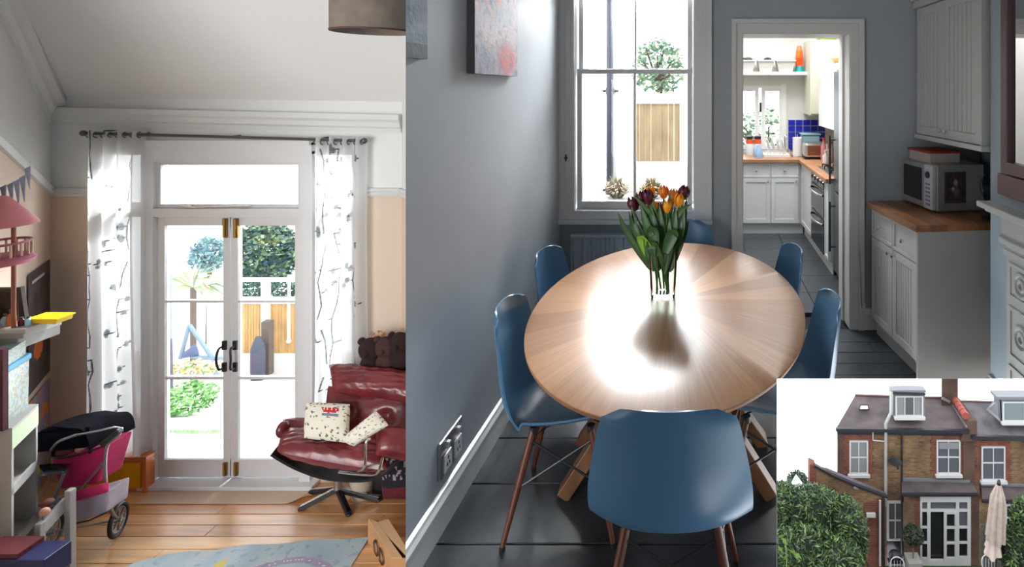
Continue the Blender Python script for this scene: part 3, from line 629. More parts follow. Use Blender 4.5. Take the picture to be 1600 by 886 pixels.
# base units
K1, Kn = cab_frame(.2, 6.45, 1.16, 6.45)
k1 = thing('base_cabinet', 'white kitchen base unit run facing the doorway under the window', 'cabinet', (.7, 6.7, 0)); ku = mat('kitchen_unit_white', (.68, .69, .68), .35)
n1 = lambda s, o, z: Vector((.2+s, 6.45-o, z))
m = MB(); slab(m, n1, 0, .96, -.58, -.02, .12, .85); m.build('carcass', ku, k1); m = MB(); slab(m, n1, 0, .98, -.05, -.04, 0, .12); m.build('plinth', ku, k1)
n1b = lambda s, o, z: n1(s, o-.02, z)
for a, b in ((.0, .245), (.25, .588), (.594, .92)):
    d = shaker(n1b, a, b, .13, .665, k1, ku, 0, .05); knob(n1b, b-.03, .63, d); d = shaker(n1b, a, b, .672, .845, k1, ku, 0, .02, 'drawer'); knob(n1b, (a+b)/2, .76, d)
k2 = thing('base_cabinet', 'white kitchen base units running along the right side beside the oven', 'cabinet', (1.4, 5.8, 0))
n2 = lambda s, o, z: Vector((1.15-o, 6.45-s, z)); m = MB(); slab(m, n2, 0, .62, -.6, -.02, .12, .85); slab(m, n2, 1.24, 1.42, -.6, -.02, .12, .85); m.build('carcass', ku, k2)
m = MB(); slab(m, n2, 0, 1.42, -.05, -.04, 0, .12); m.build('plinth', ku, k2); n2b = lambda s, o, z: n2(s, o-.02, z)
d = shaker(n2b, .02, .61, .13, .845, k2, ku, 0, .05); d = shaker(n2b, 1.25, 1.41, .13, .845, k2, ku, 0, .03)
cw = thing('worktop', 'l-shaped wooden worktop round the kitchen corner', 'worktop', (.9, 6.8, .85)); kwt = mat('kitchen_beech', rgb(168, 122, 88), .4, var=.2, vs=5)
MB().box(.2, 1.12, 6.42, KY, .85, .89).box(1.12, KX1, 5.02, KY, .85, .89).build('top', kwt, cw, bevel=.004)
ov = thing('oven', 'built-in double oven with steel handles and dark glass in the right run', 'oven', (1.4, 5.5, .1))
m = MB(); slab(m, n2, .625, 1.235, -.58, -.012, .12, .845); m.build('body', sm, ov)
for a, b in ((.13, .46), (.48, .74)):
    m = MB(); slab(m, n2, .63, 1.23, -.012, .004, a, b); d = m.build('door', dgl, ov); m = MB()
    pp = [n2(.66+.54*t, .004+.045*math.sin(PI*t)**.5, b-.05) for t in [i/10 for i in range(11)]]; m.tube(pp, .012, 8).build('handle', chrome, d, smooth=True)
m = MB(); slab(m, n2, .63, 1.23, -.012, .004, .75, .845); d = m.build('control_panel', dgl, ov)
for k in range(4): MB().lathe([(.018, 0), (.016, .02), (.001, .022)], n2(.72+.14*k, .004, .80), 12, RY(-PI/2)).build('knob', chrome, d)
hb = thing('gas_hob', 'steel gas hob with black pan supports set in the kitchen worktop', 'hob', (1.45, 5.5, .89)); MB().box(1.2, 1.7, 5.2, 5.8, .89, .90).build('plate', sm, hb, bevel=.003)
for bx_, by_ in ((1.32, 5.35), (1.32, 5.65), (1.58, 5.35), (1.58, 5.65)):
    m = MB().lathe([(.04, .0), (.04, .015), (.001, .018)], (bx_, by_, .90), 16)
    for k in range(4): a = k*PI/2+.7; m.beam((bx_+.03*math.cos(a), by_+.03*math.sin(a), .93), (bx_+.11*math.cos(a), by_+.11*math.sin(a), .93), .01, .012); m.beam((bx_+.11*math.cos(a), by_+.11*math.sin(a), .90), (bx_+.11*math.cos(a), by_+.11*math.sin(a), .93), .01, .01)
    m.build('burner', black, hb)
fr = thing('fridge_freezer', 'tall steel edged fridge freezer with long bar handles just inside the doorway', 'fridge', (1.5, 4.7, 0))
MB().box(1.22, KX1-.02, 4.56, 5.0, 0, 1.9).build('cabinet', mat('fridge_steel', (.16, .18, .20), .35, .6), fr, bevel=.006)
for za, zb in ((.06, .78), (.80, 1.88)): 
    d = MB().box(1.19, 1.22, 4.57, 4.99, za, zb).build('door', MATS['fridge_steel'], fr, bevel=.006)
    h0, h1 = (.25, .70) if za < .5 else (.86, 1.3)
    MB().tube([(1.14, 4.93, h0), (1.14, 4.93, h1)], .009).tube([(1.14, 4.93, h0+.04), (1.20, 4.93, h0+.04)], .008).tube([(1.14, 4.93, h1-.04), (1.20, 4.93, h1-.04)], .008).build('handle', black, d)
# wall units
u1 = thing('wall_cabinet', 'tall cream boiler cupboard in the far kitchen corner', 'cabinet', (1.5, 6.8, 1.3)); cream = mat('cream_cupboard', (.62, .62, .50), .4)
MB().box(X_(1266, 6.6), KX1, 6.6, KY, Z_(180, 6.6), Z_(62, 6.6)).build('carcass', cream, u1); MB().box(X_(1266, 6.6)+.01, KX1, 6.58, 6.6, Z_(178, 6.6), Z_(64, 6.6)).build('door', cream, u1, bevel=.003)
u2 = thing('wall_cabinet', 'white wall cupboard above the hob on the right', 'cabinet', (1.7, 5.6, 1.3)); xx = X_(1279, 6.2)
MB().box(xx+.02, KX1, 5.05, 6.2, 1.30, 1.98).build('carcass', ku, u2)
for a, b in ((5.06, 5.62), (5.63, 6.19)): MB().box(xx, xx+.02, a, b, 1.305, 1.975).build('door', ku, u2, bevel=.003)
t = thing('serving_bowl', 'orange glass bowl on top of the white wall cupboard', 'bowl', (1.5, 5.9, 1.98)); MB().lathe([(.03, 0), (.10, .03), (.14, .07), (.132, .07), (.09, .035), (.001, .012)], (1.5, 5.9, 1.98), 24).build('bowl_body', mat('orange_glass', rgb(235, 140, 80), .2), t, smooth=True)
t = thing('cook_book', 'green and yellow book lying on top of the cream boiler cupboard', 'book', (1.55, 6.75, Z_(62, 6.6))); z_ = Z_(62, 6.6); MB().box(1.42, 1.62, 6.65, 6.85, z_, z_+.03).build('cover', mat('book_green', rgb(110, 140, 60), .5), t); MB().box(1.44, 1.60, 6.67, 6.83, z_+.03, z_+.06).build('upper_book', mat('book_ochre', rgb(150, 120, 40), .5), t)
t = thing('wall_control', 'small white heating control on the wall below the cream cupboard', 'control', (X_(1266, 7), KY, Z_(170, 7))); MB().box(wk(1262), wk(1272), KY-.04, KY, wy(182), wy(165)).build('housing', white, t, bevel=.004); MB().box(wk(1264), wk(1270), KY-.045, KY-.04, wy(175), wy(168)).build('display', mat('display_grey', (.1, .12, .12), .3), t)
# things on the kitchen worktop
Zt = .89
t = thing('kitchen_roll', 'roll of white kitchen paper standing on the worktop corner', 'kitchen roll', (X_(1246, 6.7), 6.7, Zt)); MB().lathe([(.02, 0), (.058, .0), (.058, .235), (.02, .235), (.02, 0)], (X_(1246, 6.7), 6.7, Zt), 24).build('paper', mat('paper_white', (.8, .8, .8), .9), t, smooth=True); MB().lathe([(.075, 0), (.075, .008), (.008, .01), (.008, .27), (.001, .275)], (X_(1246, 6.7), 6.7, Zt), 16).build('holder', chrome, t)
t = thing('toaster', 'steel toaster with rounded ends on the kitchen worktop', 'toaster', (X_(1271, 6.5), 6.5, Zt)); tx = X_(1272, 6.5)
MB().box(tx-.13, tx+.13, 6.42, 6.6, Zt+.02, Zt+.20).build('casing', sm, t, bevel=.035); MB().box(tx-.09, tx+.09, 6.405, 6.422, Zt+.05, Zt+.16).build('window_panel', mat('toaster_window', rgb(120, 70, 50), .3), t); MB().box(tx-.125, tx+.125, 6.43, 6.59, Zt, Zt+.02).build('base', black, t); MB().box(tx+.13, tx+.15, 6.5, 6.52, Zt+.12, Zt+.14).build('lever', black, t)
t = thing('bread_bin', 'pale blue bread tin standing behind the toaster', 'tin', (tx, 6.8, Zt)); MB().box(tx-.10, tx+.12, 6.72, 6.9, Zt, Zt+.26).build('tin_body', mat('duck_blue', rgb(140, 178, 185), .4), t, bevel=.02); MB().box(tx-.11, tx+.13, 6.71, 6.91, Zt+.26, Zt+.28).build('lid', MATS['duck_blue'], t, bevel=.006)
for i, (px_, hh, cc_, lb) in enumerate(((1287, .26, rgb(190, 40, 36), 'red topped bottle beside the toaster'), (1293, .20, rgb(190, 150, 130), 'short pink jar beside the red topped bottle'), (1299, .24, rgb(120, 60, 40), 'brown sauce bottle nearest the hob'), (1290, .15, rgb(210, 190, 180), 'small pale pot in front of the bottles'))):
    Y = 6.35-.1*i; c = (X_(px_, Y), Y, Zt); t = thing('bottle', lb, 'bottle', c, 'bottles and jars by the hob')
    MB().lathe([(.001, 0), (.034, 0), (.034, hh*.6), (.014, hh*.75), (.014, hh*.9)], c, 14).build('body', mat('bottle_clear_%s' % 'abcd'[i], mixc(cc_, (.5, .5, .5), .4), .2), t, smooth=True); MB().lathe([(.016, hh*.9), (.016, hh), (.001, hh)], c, 12).build('cap', mat('bottle_cap_%s' % 'abcd'[i], cc_, .4), t)
for i, px_ in enumerate((1171, 1184)):
    c = (X_(px_, 6.9), 6.9, Zt+.0); t = thing('pasta_jar', ['glass jar with orange contents and black lid, left one under the window', 'glass jar with orange contents and black lid, right one under the window'][i], 'jar', c)
    MB().lathe([(.001, 0), (.05, 0), (.05, .13), (.04, .15)], c, 16).build('jar_body', mat('jar_glass', (.6, .65, .7), .1), t, smooth=True); MB().lathe([(.045, .13), (.047, .19), (.03, .2)], c, 16).build('jar_contents', mat('jar_orange', rgb(225, 90, 50), .4), t, smooth=True); MB().lathe([(.043, .2), (.043, .235), (.001, .235)], c, 16).build('lid', black, t)
c = (X_(1185, 6.62), 6.62, Zt); t = thing('water_bottle', 'pale blue patterned bottle standing in front of the jars', 'bottle', c); MB().lathe([(.001, 0), (.05, 0), (.055, .05), (.03, .10), (.02, .15), (.001, .155)], c, 16).build('body', mat('pale_blue_glass', rgb(150, 185, 225), .2), t, smooth=True)
c = Vector((X_(1212, 6.75), 6.75, Zt)); t = thing('dish_rack', 'white dish drainer stacked with white plates under the window', 'dish rack', c)
m = MB().box(c.x-.16, c.x+.16, 6.62, 6.9, Zt, Zt+.03); 
for k in range(9): m.tube([(c.x-.15+k*.0375, 6.63, Zt+.03), (c.x-.15+k*.0375, 6.63, Zt+.10)], .004, 5)
m.build('rack', white, t)
for k in range(4): MB().lathe([(.001, 0), (.07, .0), (.10, .012), (.10, .016), (.07, .005), (.001, .005)], c+Vector((-.10+.06*k, 0, .13)), 22, RY(PI/2-.25)).build('plate', white, t, smooth=True)
t = thing('sink_tap', 'chrome mixer tap at the kitchen sink', 'tap', (X_(1226, 6.95), 6.95, Zt)); c = Vector((X_(1226, 6.95), 6.95, Zt)); MB().tube(beziers([c, c+Vector((0, 0, .2)), c+Vector((0, -.05, .25)), c+Vector((0, -.13, .24)), c+Vector((0, -.15, .2))], 5), .012, 10).build('spout', chrome, t, smooth=True); MB().tube([c+Vector((-.05, 0, .06)), c+Vector((.05, 0, .06))], .01).build('lever', chrome, t)
# ================================================================== YARD outside the sash window
pv = mat('pale_paving', (.42, .41, .39), .8, var=.1, vs=3); st(MB().box(-2.2, KX0-.12, BY+.3, 12.5, -.16, -.06), 'ground', pv)
st(MB().box(-1.95, -1.8, BY+.3, 9.5, -.1, 3.0), 'wall_yard', mat('yard_white_render', (.68, .68, .68), .8))
dp = thing('downpipe', 'dark cast iron rainwater pipe outside the sash window', 'pipe', (X_(953, 5.2), 5.2, 0)); px_ = X_(953, 5.2); pm = mat('pipe_blue_black', (.016, .02, .036), .5)
MB().tube([(px_, 5.2, -.06), (px_, 5.2, 3.2)], .032, 12).build('pipe', pm, dp, smooth=True)
for z in (.75, 1.7, 2.6): MB().lathe([(.042, -.03), (.042, .03)], (px_, 5.2, z), 12, close=True).box(px_-.075, px_+.075, 5.23, 5.245, z-.012, z+.012).build('bracket', pm, dp)
MB().box(px_-.05, px_+.05, 5.26, 5.42, -.06, 3.2).build('backing_post', mat('pale_post', (.7, .7, .72), .7), dp)
fn_ = thing('garden_fence', 'orange brown board fence beyond the yard seen through the sash window', 'fence', (-.9, 9.6, 0)); fw = mat('cedar_board_right', (.36, .26, .15), .8, var=.25, vs=3, stretch=(3, 3, .6))
x0, x1 = X_(990, 9.6), X_(1062, 9.6); n = 8
for i in range(n): MB().box(x0+(x1-x0)*i/n+.002, x0+(x1-x0)*(i+1)/n-.002, 9.6, 9.62+.01*(i % 2), Z_(252, 9.6), Z_(162, 9.6)).build('board', fw, fn_)
MB().box(x0-.1, x0, 9.56, 9.66, -.1, Z_(135, 9.6)).box(x1, x1+.1, 9.56, 9.66, -.1, Z_(130, 9.6)).build('post', white, fn_); MB().box(x0-.05, x1+.1, 9.55, 9.68, Z_(162, 9.6), Z_(146, 9.6)).build('capping', white, fn_); MB().box(x0-.05, x1+.1, 9.55, 9.7, -.1, Z_(252, 9.6)).build('footing', white, fn_)
gl = [rgb(150, 175, 140), rgb(110, 150, 115), rgb(90, 130, 110), rgb(180, 190, 150)]; lf = mat('leaf_colours', (.1, .2, .05), .6, attr=True)
def tree(label, c, r, n, size, cols, base_z, name='garden_tree', trunk=True, cat='tree'):
    t = thing(name, label, cat, (c[0], c[1], base_z)); MB().leaves(c, r, n, size, cols, dim=.8).build('foliage', lf, t, kind='stuff')
    if trunk:
        m = MB(); m.tube([(c[0], c[1], base_z), (c[0]+.05, c[1], c[2])], [.09, .05], 8)
        for k in range(7): a = random.random()*6.28; m.tube([(c[0], c[1], c[2]-r[2]*.6), (c[0]+r[0]*.7*math.cos(a), c[1]+r[1]*.7*math.sin(a), c[2]+r[2]*random.uniform(-.2, .6))], [.04, .012], 6)
        m.build('trunk', mat('bark', (.10, .08, .065), .9), t)
    return t
tree('pale green tree behind the orange fence', (X_(1028, 11), 11, Z_(104, 11)), (.55, .5, .6), 900, .12, gl, -.1)
def tuft(label, c, R, H, cols):
    t = thing('ornamental_grass', label, 'grass', c, 'straw coloured grass clumps by the window'); m = MB()
    for k in range(260):
        a = random.random()*6.28; r = R*random.random()**.5; h = H*random.uniform(.6, 1)*(1-.5*(r/R)**2); p = Vector(c); d = Vector((math.cos(a), math.sin(a), 0)); s = d.cross(Vector((0, 0, 1)))*.006
        b = p+d*r*.25; mi = b+d*r*.5+Vector((0, 0, h*.8)); e = b+d*r*1.0+Vector((0, 0, h*.75 if r > R*.5 else h))
        m.add([b-s, b+s, mi+s*.8, e, mi-s*.8], [(0, 1, 2, 4), (4, 2, 3)], random.choice(cols))
    m.build('blades', lf, t, kind='stuff')
gc = [tuple(v*.3 for v in rgb(*c)) for c in ((225, 200, 150), (200, 180, 130), (180, 170, 120), (235, 220, 190))]
for px_, py_, lb in ((964, 305, 'straw coloured grass clump at the foot of the dark downpipe'), (1018, 305, 'straw coloured grass clump right behind the tulips')):
    Y = 4.75 if px_ < 1000 else 4.95; pz = Z_(py_, Y); t = thing('planter', lb.replace('straw coloured grass clump', 'white planter holding the grass'), 'planter', (X_(px_, Y), Y, -.06)); MB().box(X_(px_, Y)-.12, X_(px_, Y)+.12, Y-.1, Y+.1, -.06, pz-.03).box(X_(px_, Y)-.135, X_(px_, Y)+.135, Y-.115, Y+.115, pz-.05, pz-.02).build('pot', white, t)
    tuft(lb, (X_(px_, Y), Y, pz-.02), .17, .22, gc)
tree('blurred green bush beyond the kitchen window', (X_(1200, 10.5), 10.5, Z_(215, 10.5)), (1.1, .5, .55), 900, .12, gl, -.1, 'garden_bush', True, 'bush')
st(MB().box(-.2, 3, KY+.3, 12.5, -.16, -.06), 'ground_behind_kitchen', pv)
# ================================================================== LEFT: PLAYROOM / SITTING ROOM (structure)
LY, FZ = 4.15, -1.285
_n0 = set(bpy.data.objects.keys())
lx = lambda x: X_(x, LY); lz = lambda y: Z_(y, LY)
wallup = mat('playroom_upper_wall', (.68, .68, .67), .7, bump=.06, bs=20); peach = mat('playroom_peach_wall', rgb(208, 188, 170), .7, bump=.06, bs=20)
joinery = mat('french_door_paint', (.66, .66, .67), .3, bump=.03, bs=10)
A_ = Vector((lx(79), LY, 0)); B_ = Vector((X_(0, 3.4), 3.4, 0)); C_ = A_+(B_-A_)*2.6
RAIL = Z_(300, LY); slope = (Z_(226, 3.4)-RAIL)     # the picture rail climbs with the raked ceiling
CE = 1.545; cs = Z_(2, 3.4)-CE
# canted left wall: lower peach part, upper grey part
nL_ = Vector((-(B_-A_).y, (B_-A_).x, 0)).normalized(); nL_ = -nL_ if nL_.x > 0 else nL_
def wp(t, z, o=0): p = A_+(B_-A_)*t-nL_*o; return Vector((p.x, p.y, z))
st(MB().prism([wp(0, FZ), wp(2.6, FZ), wp(2.6, RAIL+slope*2.6), wp(0, RAIL)], nL_*.1), 'wall_canted_lower', peach)
st(MB().prism([wp(0, RAIL), wp(2.6, RAIL+slope*2.6), wp(2.6, 3.6), wp(0, 3.6)], nL_*.1), 'wall_canted_upper', wallup)
def molding(name, p0, p1, out, pr):
    a = Vector(p0); b = Vector(p1); o = Vector(out); st(MB().prism([a+o*u+Vector((0, 0, v)) for u, v in pr], b-a), name, mat('moulding_white', (.62, .62, .61), .5))
PR = [(0, -.03), (.02, -.03), (.03, -.015), (.018, 0), (.03, .015), (.022, .03), (0, .03)]
molding('trim_picture_rail_canted', wp(0, RAIL), wp(2.6, RAIL+slope*2.6), -nL_, PR)
CP = [(0, -.10), (.012, -.10), (.02, -.07), (.045, -.05), (.06, -.02), (.09, 0), (.09, .05), (0, .05)]
molding('trim_cornice_canted', wp(0, CE), wp(1.6, CE+cs*1.6), -nL_, CP)
# garden wall of the room round the glazed bay
WL, WR, WT, SL = lx(152), lx(566), lz(236), lz(706)
RX0 = lx(628)
m = MB(); m.box(A_.x-.2, WL, LY, LY+.12, FZ, RAIL).box(WR, RX0+.1, LY, LY+.12, FZ, RAIL).box(WL, lx(232), LY, LY+.12, FZ, SL).box(lx(488), WR, LY, LY+.12, FZ, SL); st(m, 'wall_garden_lower', peach)
m = MB(); m.box(A_.x-.2, WL, LY, LY+.12, RAIL, 2.8).box(WR, RX0+.1, LY, LY+.12, RAIL, 2.8).box(WL, WR, LY, LY+.12, WT, 2.8); st(m, 'wall_garden_upper', wallup)
molding('trim_picture_rail_left', (A_.x, LY, RAIL), (WL-.02, LY, RAIL), (0, -1, 0), PR); molding('trim_picture_rail_right', (WR+.02, LY, RAIL), (RX0, LY, RAIL), (0, -1, 0), PR)
CP2 = [(0, -.10), (.01, -.10), (.016, -.07), (.03, -.055), (.035, -.02), (.05, 0), (.05, .04), (0, .04)]
molding('trim_cornice_garden', (A_.x, LY, CE), (RX0, LY, CE-.06), (0, -1, 0), CP2)
# right side wall of the room
D0 = Vector((RX0, LY, 0)); D1 = Vector((-1.13, 2.95, 0)); dn = Vector((.71, .70, 0)).normalized()
st(MB().prism([D0+Vector((0, 0, FZ)), D1+Vector((0, 0, FZ)), D1+Vector((0, 0, RAIL)), D0+Vector((0, 0, RAIL))], dn*.05), 'wall_right_lower', peach)
st(MB().prism([D0+Vector((0, 0, RAIL)), D1+Vector((0, 0, RAIL)), D1+Vector((0, 0, 2.8)), D0+Vector((0, 0, 2.8))], dn*.05), 'wall_right_upper', wallup)
molding('trim_picture_rail_right_wall', (RX0, LY, RAIL), tuple(D1+Vector((0, 0, RAIL))), tuple(-dn), PR)
# raked ceiling
k = cs/.75
m = MB().prism([(-5.4, LY+.1, CE+.03-k*.0), (-1.1, LY+.1, CE-.03), (-1.1, 2.80, CE+k*1.33), (-5.4, 2.80, CE+k*1.33)], (0, .05, .06)); st(m, 'ceiling_raked', mat('playroom_ceiling', (.72, .71, .70), .8), cut=False)
st(MB().box(-5.7, -5.6, -1.5, LY, FZ, 3.4), 'wall_playroom_side', peach, cut=False)
# pine floorboards
pine = [mat('pine_board_%s' % c, rgb(*v), .22, var=.28, vs=2.4, stretch=(.8, 9, 3), bump=.08, bs=14, coat=1) for c, v in (('amber', (206, 150, 92)), ('honey', (218, 168, 108)), ('russet', (188, 130, 76)))]
fl = st(MB().box(-5.5, -1.13, -1.5, LY+.02, FZ-.1, FZ-.022), 'floor_playroom', mat('board_gap_brown', (.03, .018, .01), .9), cut=False)
rows = [760, 773, 787, 803, 820, 838, 858, 880, 904, 930, 960]; ys = [F*(EYE-FZ)/(r-PY) for r in rows]; ys[0] = LY+.02
for i in range(len(ys)-1):
    xs = [-5.5]; 
    while xs[-1] < -1.2: xs.append(min(-1.13, xs[-1]+random.uniform(1.3, 2.4)))
    for j in range(len(xs)-1):
        MB().box(xs[j]+.0015, xs[j+1]-.0015, ys[i+1]+.0022, ys[i]-.0022, FZ-.022, FZ+random.uniform(-.0012, 0)).build('floorboard', random.choice(pine), fl, cut=False, bevel=.002)
# French doors and their lights -----------------------------------------
dj = MB(); Y0, Y1 = LY-.03, LY+.10
dj.box(lx(232), lx(245), Y0, Y1, lz(757), lz(240)).box(lx(471), lx(488), Y0, Y1, lz(757), lz(240)).box(lx(218), lx(492), Y0-.01, Y1, lz(240), lz(222)).box(lx(232), lx(488), Y0, Y1, lz(338), lz(325)).box(lx(218), lx(492), Y0-.035, Y1, lz(226), lz(218)).box(lx(245), lx(471), Y0, Y1, lz(252), lz(240))
dj.box(WL, WR, LY, Y1, lz(236), lz(228)).box(WL, lx(232), Y0, Y1, SL-.02, SL+.02).box(lx(488), WR, Y0, Y1, SL-.02, SL+.02).box(lx(226), lx(232), Y0, Y1, SL, WT).box(lx(488), lx(492), Y0, Y1, SL, WT).box(WL, WL+.05, LY, Y1, SL, WT).box(WR-.05, WR, LY, Y1, SL, WT).box(WL, lx(232), LY, Y1, lz(333), lz(322)).box(lx(488), WR, LY, Y1, lz(333), lz(322))
fd = st(dj, 'door_2', joinery)
def framed(name, x0, x1, z0, z1, st_, tr, br, bars, Y=LY, d=.045):
    m = MB().box(x0, x0+st_, Y, Y+d, z0, z1).box(x1-st_, x1, Y, Y+d, z0, z1).box(x0, x1, Y, Y+d, z0, z0+br).box(x0, x1, Y, Y+d, z1-tr, z1)
    for b in bars: m.box(x0+st_, x1-st_, Y+.005, Y+d-.005, b-.009, b+.009)
    o = m.build(name, joinery, fd, bevel=.003); e = [z0+br]+[b for b in sorted(bars)]+[z1-tr]
    for a, b in zip(e, e[1:]): MB().box(x0+st_, x1-st_, Y+.02, Y+.024, a, b).build('pane', glass, o)
    return o
framed('fanlight', lx(245), lx(471), lz(325), lz(252), .028, .03, .03, [])
MB().obox((lx(295), LY-.01, lz(322)), (.07, .02, .012)).build('casement_stay', sm, fd); MB().beam((lx(300), LY-.02, lz(323)), (lx(395), LY-.02, lz(321)), .008, .008).obox((lx(385), LY-.012, lz(322)), (.05, .02, .012)).build('stay_bar', sm, fd)
for x0, x1, hx in ((246, 359, 350.5), (360.5, 471, 367.5)):
    sL, sR = (.052, .058) if x0 < 300 else (.068, .05)
    o = framed('door_leaf', lx(x0), lx(x1), lz(746), lz(339), .052, .068, .135, [lz(472), lz(592)])
    br_ = mat('aged_brass', rgb(150, 115, 60), .35, .8)
    MB().box(lx(hx+3)-.02, lx(hx+3)+.014, LY-.012, LY, lz(371), lz(341)).tube([(lx(hx+2.5), LY-.016, lz(370)), (lx(hx+2.5), LY-.016, lz(342))], .006, 8).build('brass_bolt', br_, o)
    MB().box(lx(hx+3)-.018, lx(hx+3)+.012, LY-.012, LY, lz(742), lz(722)).tube([(lx(hx+2.5), LY-.016, lz(742)), (lx(hx+2.5), LY-.016, lz(722))], .005, 8).build('brass_bolt', br_, o)
    s = -1 if x0 < 300 else 1; c = lx(hx+1)
    MB().box(c-.016, c+.016, LY-.012, LY, lz(546), lz(532)).box(c-.016, c+.016, LY-.012, LY, lz(580), lz(566)).tube(beziers([(c, LY-.01, lz(540)), (c+s*.004, LY-.05, lz(541)), (c+s*.014, LY-.06, lz(556)), (c+s*.004, LY-.05, lz(572)), (c, LY-.01, lz(573))], 5), .008, 8).build('pull_handle', mat('iron_black', (.02, .02, .02), .4), o, smooth=True)
for x0, x1 in ((WL+.05, lx(226)), (lx(492), WR-.05)):
    framed('side_light', x0, x1, SL+.02, lz(333), .03, .03, .03, []); framed('side_light', x0, x1, lz(322), WT, .03, .03, .03, [])
st(MB().box(lx(232), lx(500), LY-.09, LY+.12, FZ, lz(748)), 'trim_threshold', joinery, bevel=.004)
# curtain pole, two curtains -------------------------------------------
CY = 4.065; pz = Z_(213, CY)
t = thing('curtain_pole', 'thin dark curtain pole with ball finials above the garden doors', 'curtain pole', (X_(350, CY), CY, pz)); pm_ = mat('pewter', (.12, .115, .11), .35, .7)
x0, x1 = X_(133, CY), X_(566, CY); zr = Z_(220, CY)
MB().tube([(x0, CY, Z_(208, CY)), (x1, CY, Z_(220, CY))], .0115, 12).build('pole', pm_, t, smooth=True)
for xx_, zz in ((x0, Z_(208, CY)), (x1, Z_(220, CY))): MB().ball((xx_+(-.015 if xx_ == x0 else .015), CY, zz), .022, 12, 8).build('finial', pm_, t, smooth=True)
for px_, pyy in ((362, 214), (216, 210), (500, 218)): MB().box(X_(px_, CY)-.006, X_(px_, CY)+.006, CY, LY-.01 if 225 < px_ < 480 else LY, Z_(pyy+2, CY), Z_(pyy-2, CY)).build('bracket', pm_, t)
cl = bpy.data.materials.new('sheer_printed_curtain'); cl.use_nodes = True; nt = cl.node_tree; N = nt.nodes; L = nt.links; N.clear()
o_ = N.new('ShaderNodeOutputMaterial'); a_ = N.new('ShaderNodeAttribute'); a_.attribute_name = 'Col'; d_ = N.new('ShaderNodeBsdfDiffuse'); tr_ = N.new('ShaderNodeBsdfTranslucent'); mx = N.new('ShaderNodeMixShader'); mx.inputs[0].default_value = .68
tp = N.new('ShaderNodeBsdfTransparent'); m2 = N.new('ShaderNodeMixShader'); m2.inputs[0].default_value = .10
L.new(a_.outputs[0], d_.inputs[0]); L.new(a_.outputs[0], tr_.inputs[0]); L.new(d_.outputs[0], mx.inputs[1]); L.new(tr_.outputs[0], mx.inputs[2]); L.new(mx.outputs[0], m2.inputs[1]); L.new(tp.outputs[0], m2.inputs[2]); L.new(m2.outputs[0], o_.inputs[0])
def curtain(label, xa, xb, ytop, ybot, seed, nf, slopey):
    rnd = random.Random(seed); nu, nv = 130, 230
    w0, w1 = X_(xa, CY), X_(xb, CY); z1, z0 = Z_(ytop, CY), Z_(ybot, CY); H = z1-z0; Wd = (w1-w0)*1.7
    # print: wandering twigs with leaves, in cloth coordinates (metres)
    segs = []; blobs = []
    for k in range(3):
        x = Wd*(k+.5)/3+rnd.uniform(-.04, .04); y = 0; pts = [(x, y)]
        while y < H: x += rnd.uniform(-.025, .025); y += .09; pts.append((x, y))
        for i, (p, s_) in enumerate(zip(pts, pts[1:])):
            if rnd.random() < .72: segs.append((*p, *s_, .0042))
            if rnd.random() < .55:
                a = rnd.choice((-1, 1)); e = (p[0]+a*rnd.uniform(.05, .11), p[1]+rnd.uniform(-.04, .03)); segs.append((*p, *e, .0032))
                for q_ in range(rnd.randint(1, 3)): f_ = rnd.uniform(.4, 1); blobs.append((p[0]+(e[0]-p[0])*f_, p[1]+(e[1]-p[1])*f_+rnd.uniform(-.02, .02), rnd.uniform(.009, .018), rnd.uniform(.012, .03)))
    U = (np.arange(nu)+.5)/nu*Wd; V = (np.arange(nv)+.5)/nv*H; GX, GY = np.meshgrid(U, V, indexing='ij'); ink = np.zeros_like(GX)
    for ax, ay, bx_, by_, w in segs:
        dx, dy = bx_-ax, by_-ay; tt = np.clip(((GX-ax)*dx+(GY-ay)*dy)/(dx*dx+dy*dy), 0, 1); dd = np.hypot(GX-ax-tt*dx, GY-ay-tt*dy); ink = np.maximum(ink, np.clip(1.6-dd/w, 0, 1))
    for cx_, cy_, rx, ry in blobs: dd = ((GX-cx_)/rx)**2+((GY-cy_)/ry)**2; ink = np.maximum(ink, np.clip(1.5-dd, 0, .85))
    t = thing('curtain', label, 'curtain', ((w0+w1)/2, CY, z0), 'pair of sheer curtains at the garden doors')
    def fn(u, v):
        gather = 1-.10*math.sin(PI*min(1, v*1.1))+.05*v; cxm = (w0+w1)/2
        x = w0+(w1-w0)*u; x = cxm+(x-cxm)*gather+.02*math.sin(v*3)*(u-.5)
        return Vector((x, CY+.03*math.cos(u*nf*2*PI+.4*math.sin(v*5))*(.8+.4*v), z1-H*v+slopey*u*(1-v)))
    MB().grid(fn, nu, nv, cfn=lambda u, v: mixc((.80, .80, .80), (.05, .07, .08), float(ink[min(nu-1, int(u*nu)), min(nv-1, int(v*nv))]))).build('cloth', cl, t, smooth=180)
    for k in range(nf*2):
        u = (k+.5)/(nf*2); p = fn(u, .015); MB().torus((p.x, CY, p.z-.0), .02, .004, RY(PI/2), 14, 5).build('eyelet', pm_, t)
curtain('white sheer curtain printed with dark twigs, left of the garden doors', 133, 224, 203, 709, 3, 4, 0)
curtain('white sheer curtain printed with dark twigs, right of the garden doors', 488, 571, 214, 735, 11, 4, -.0)
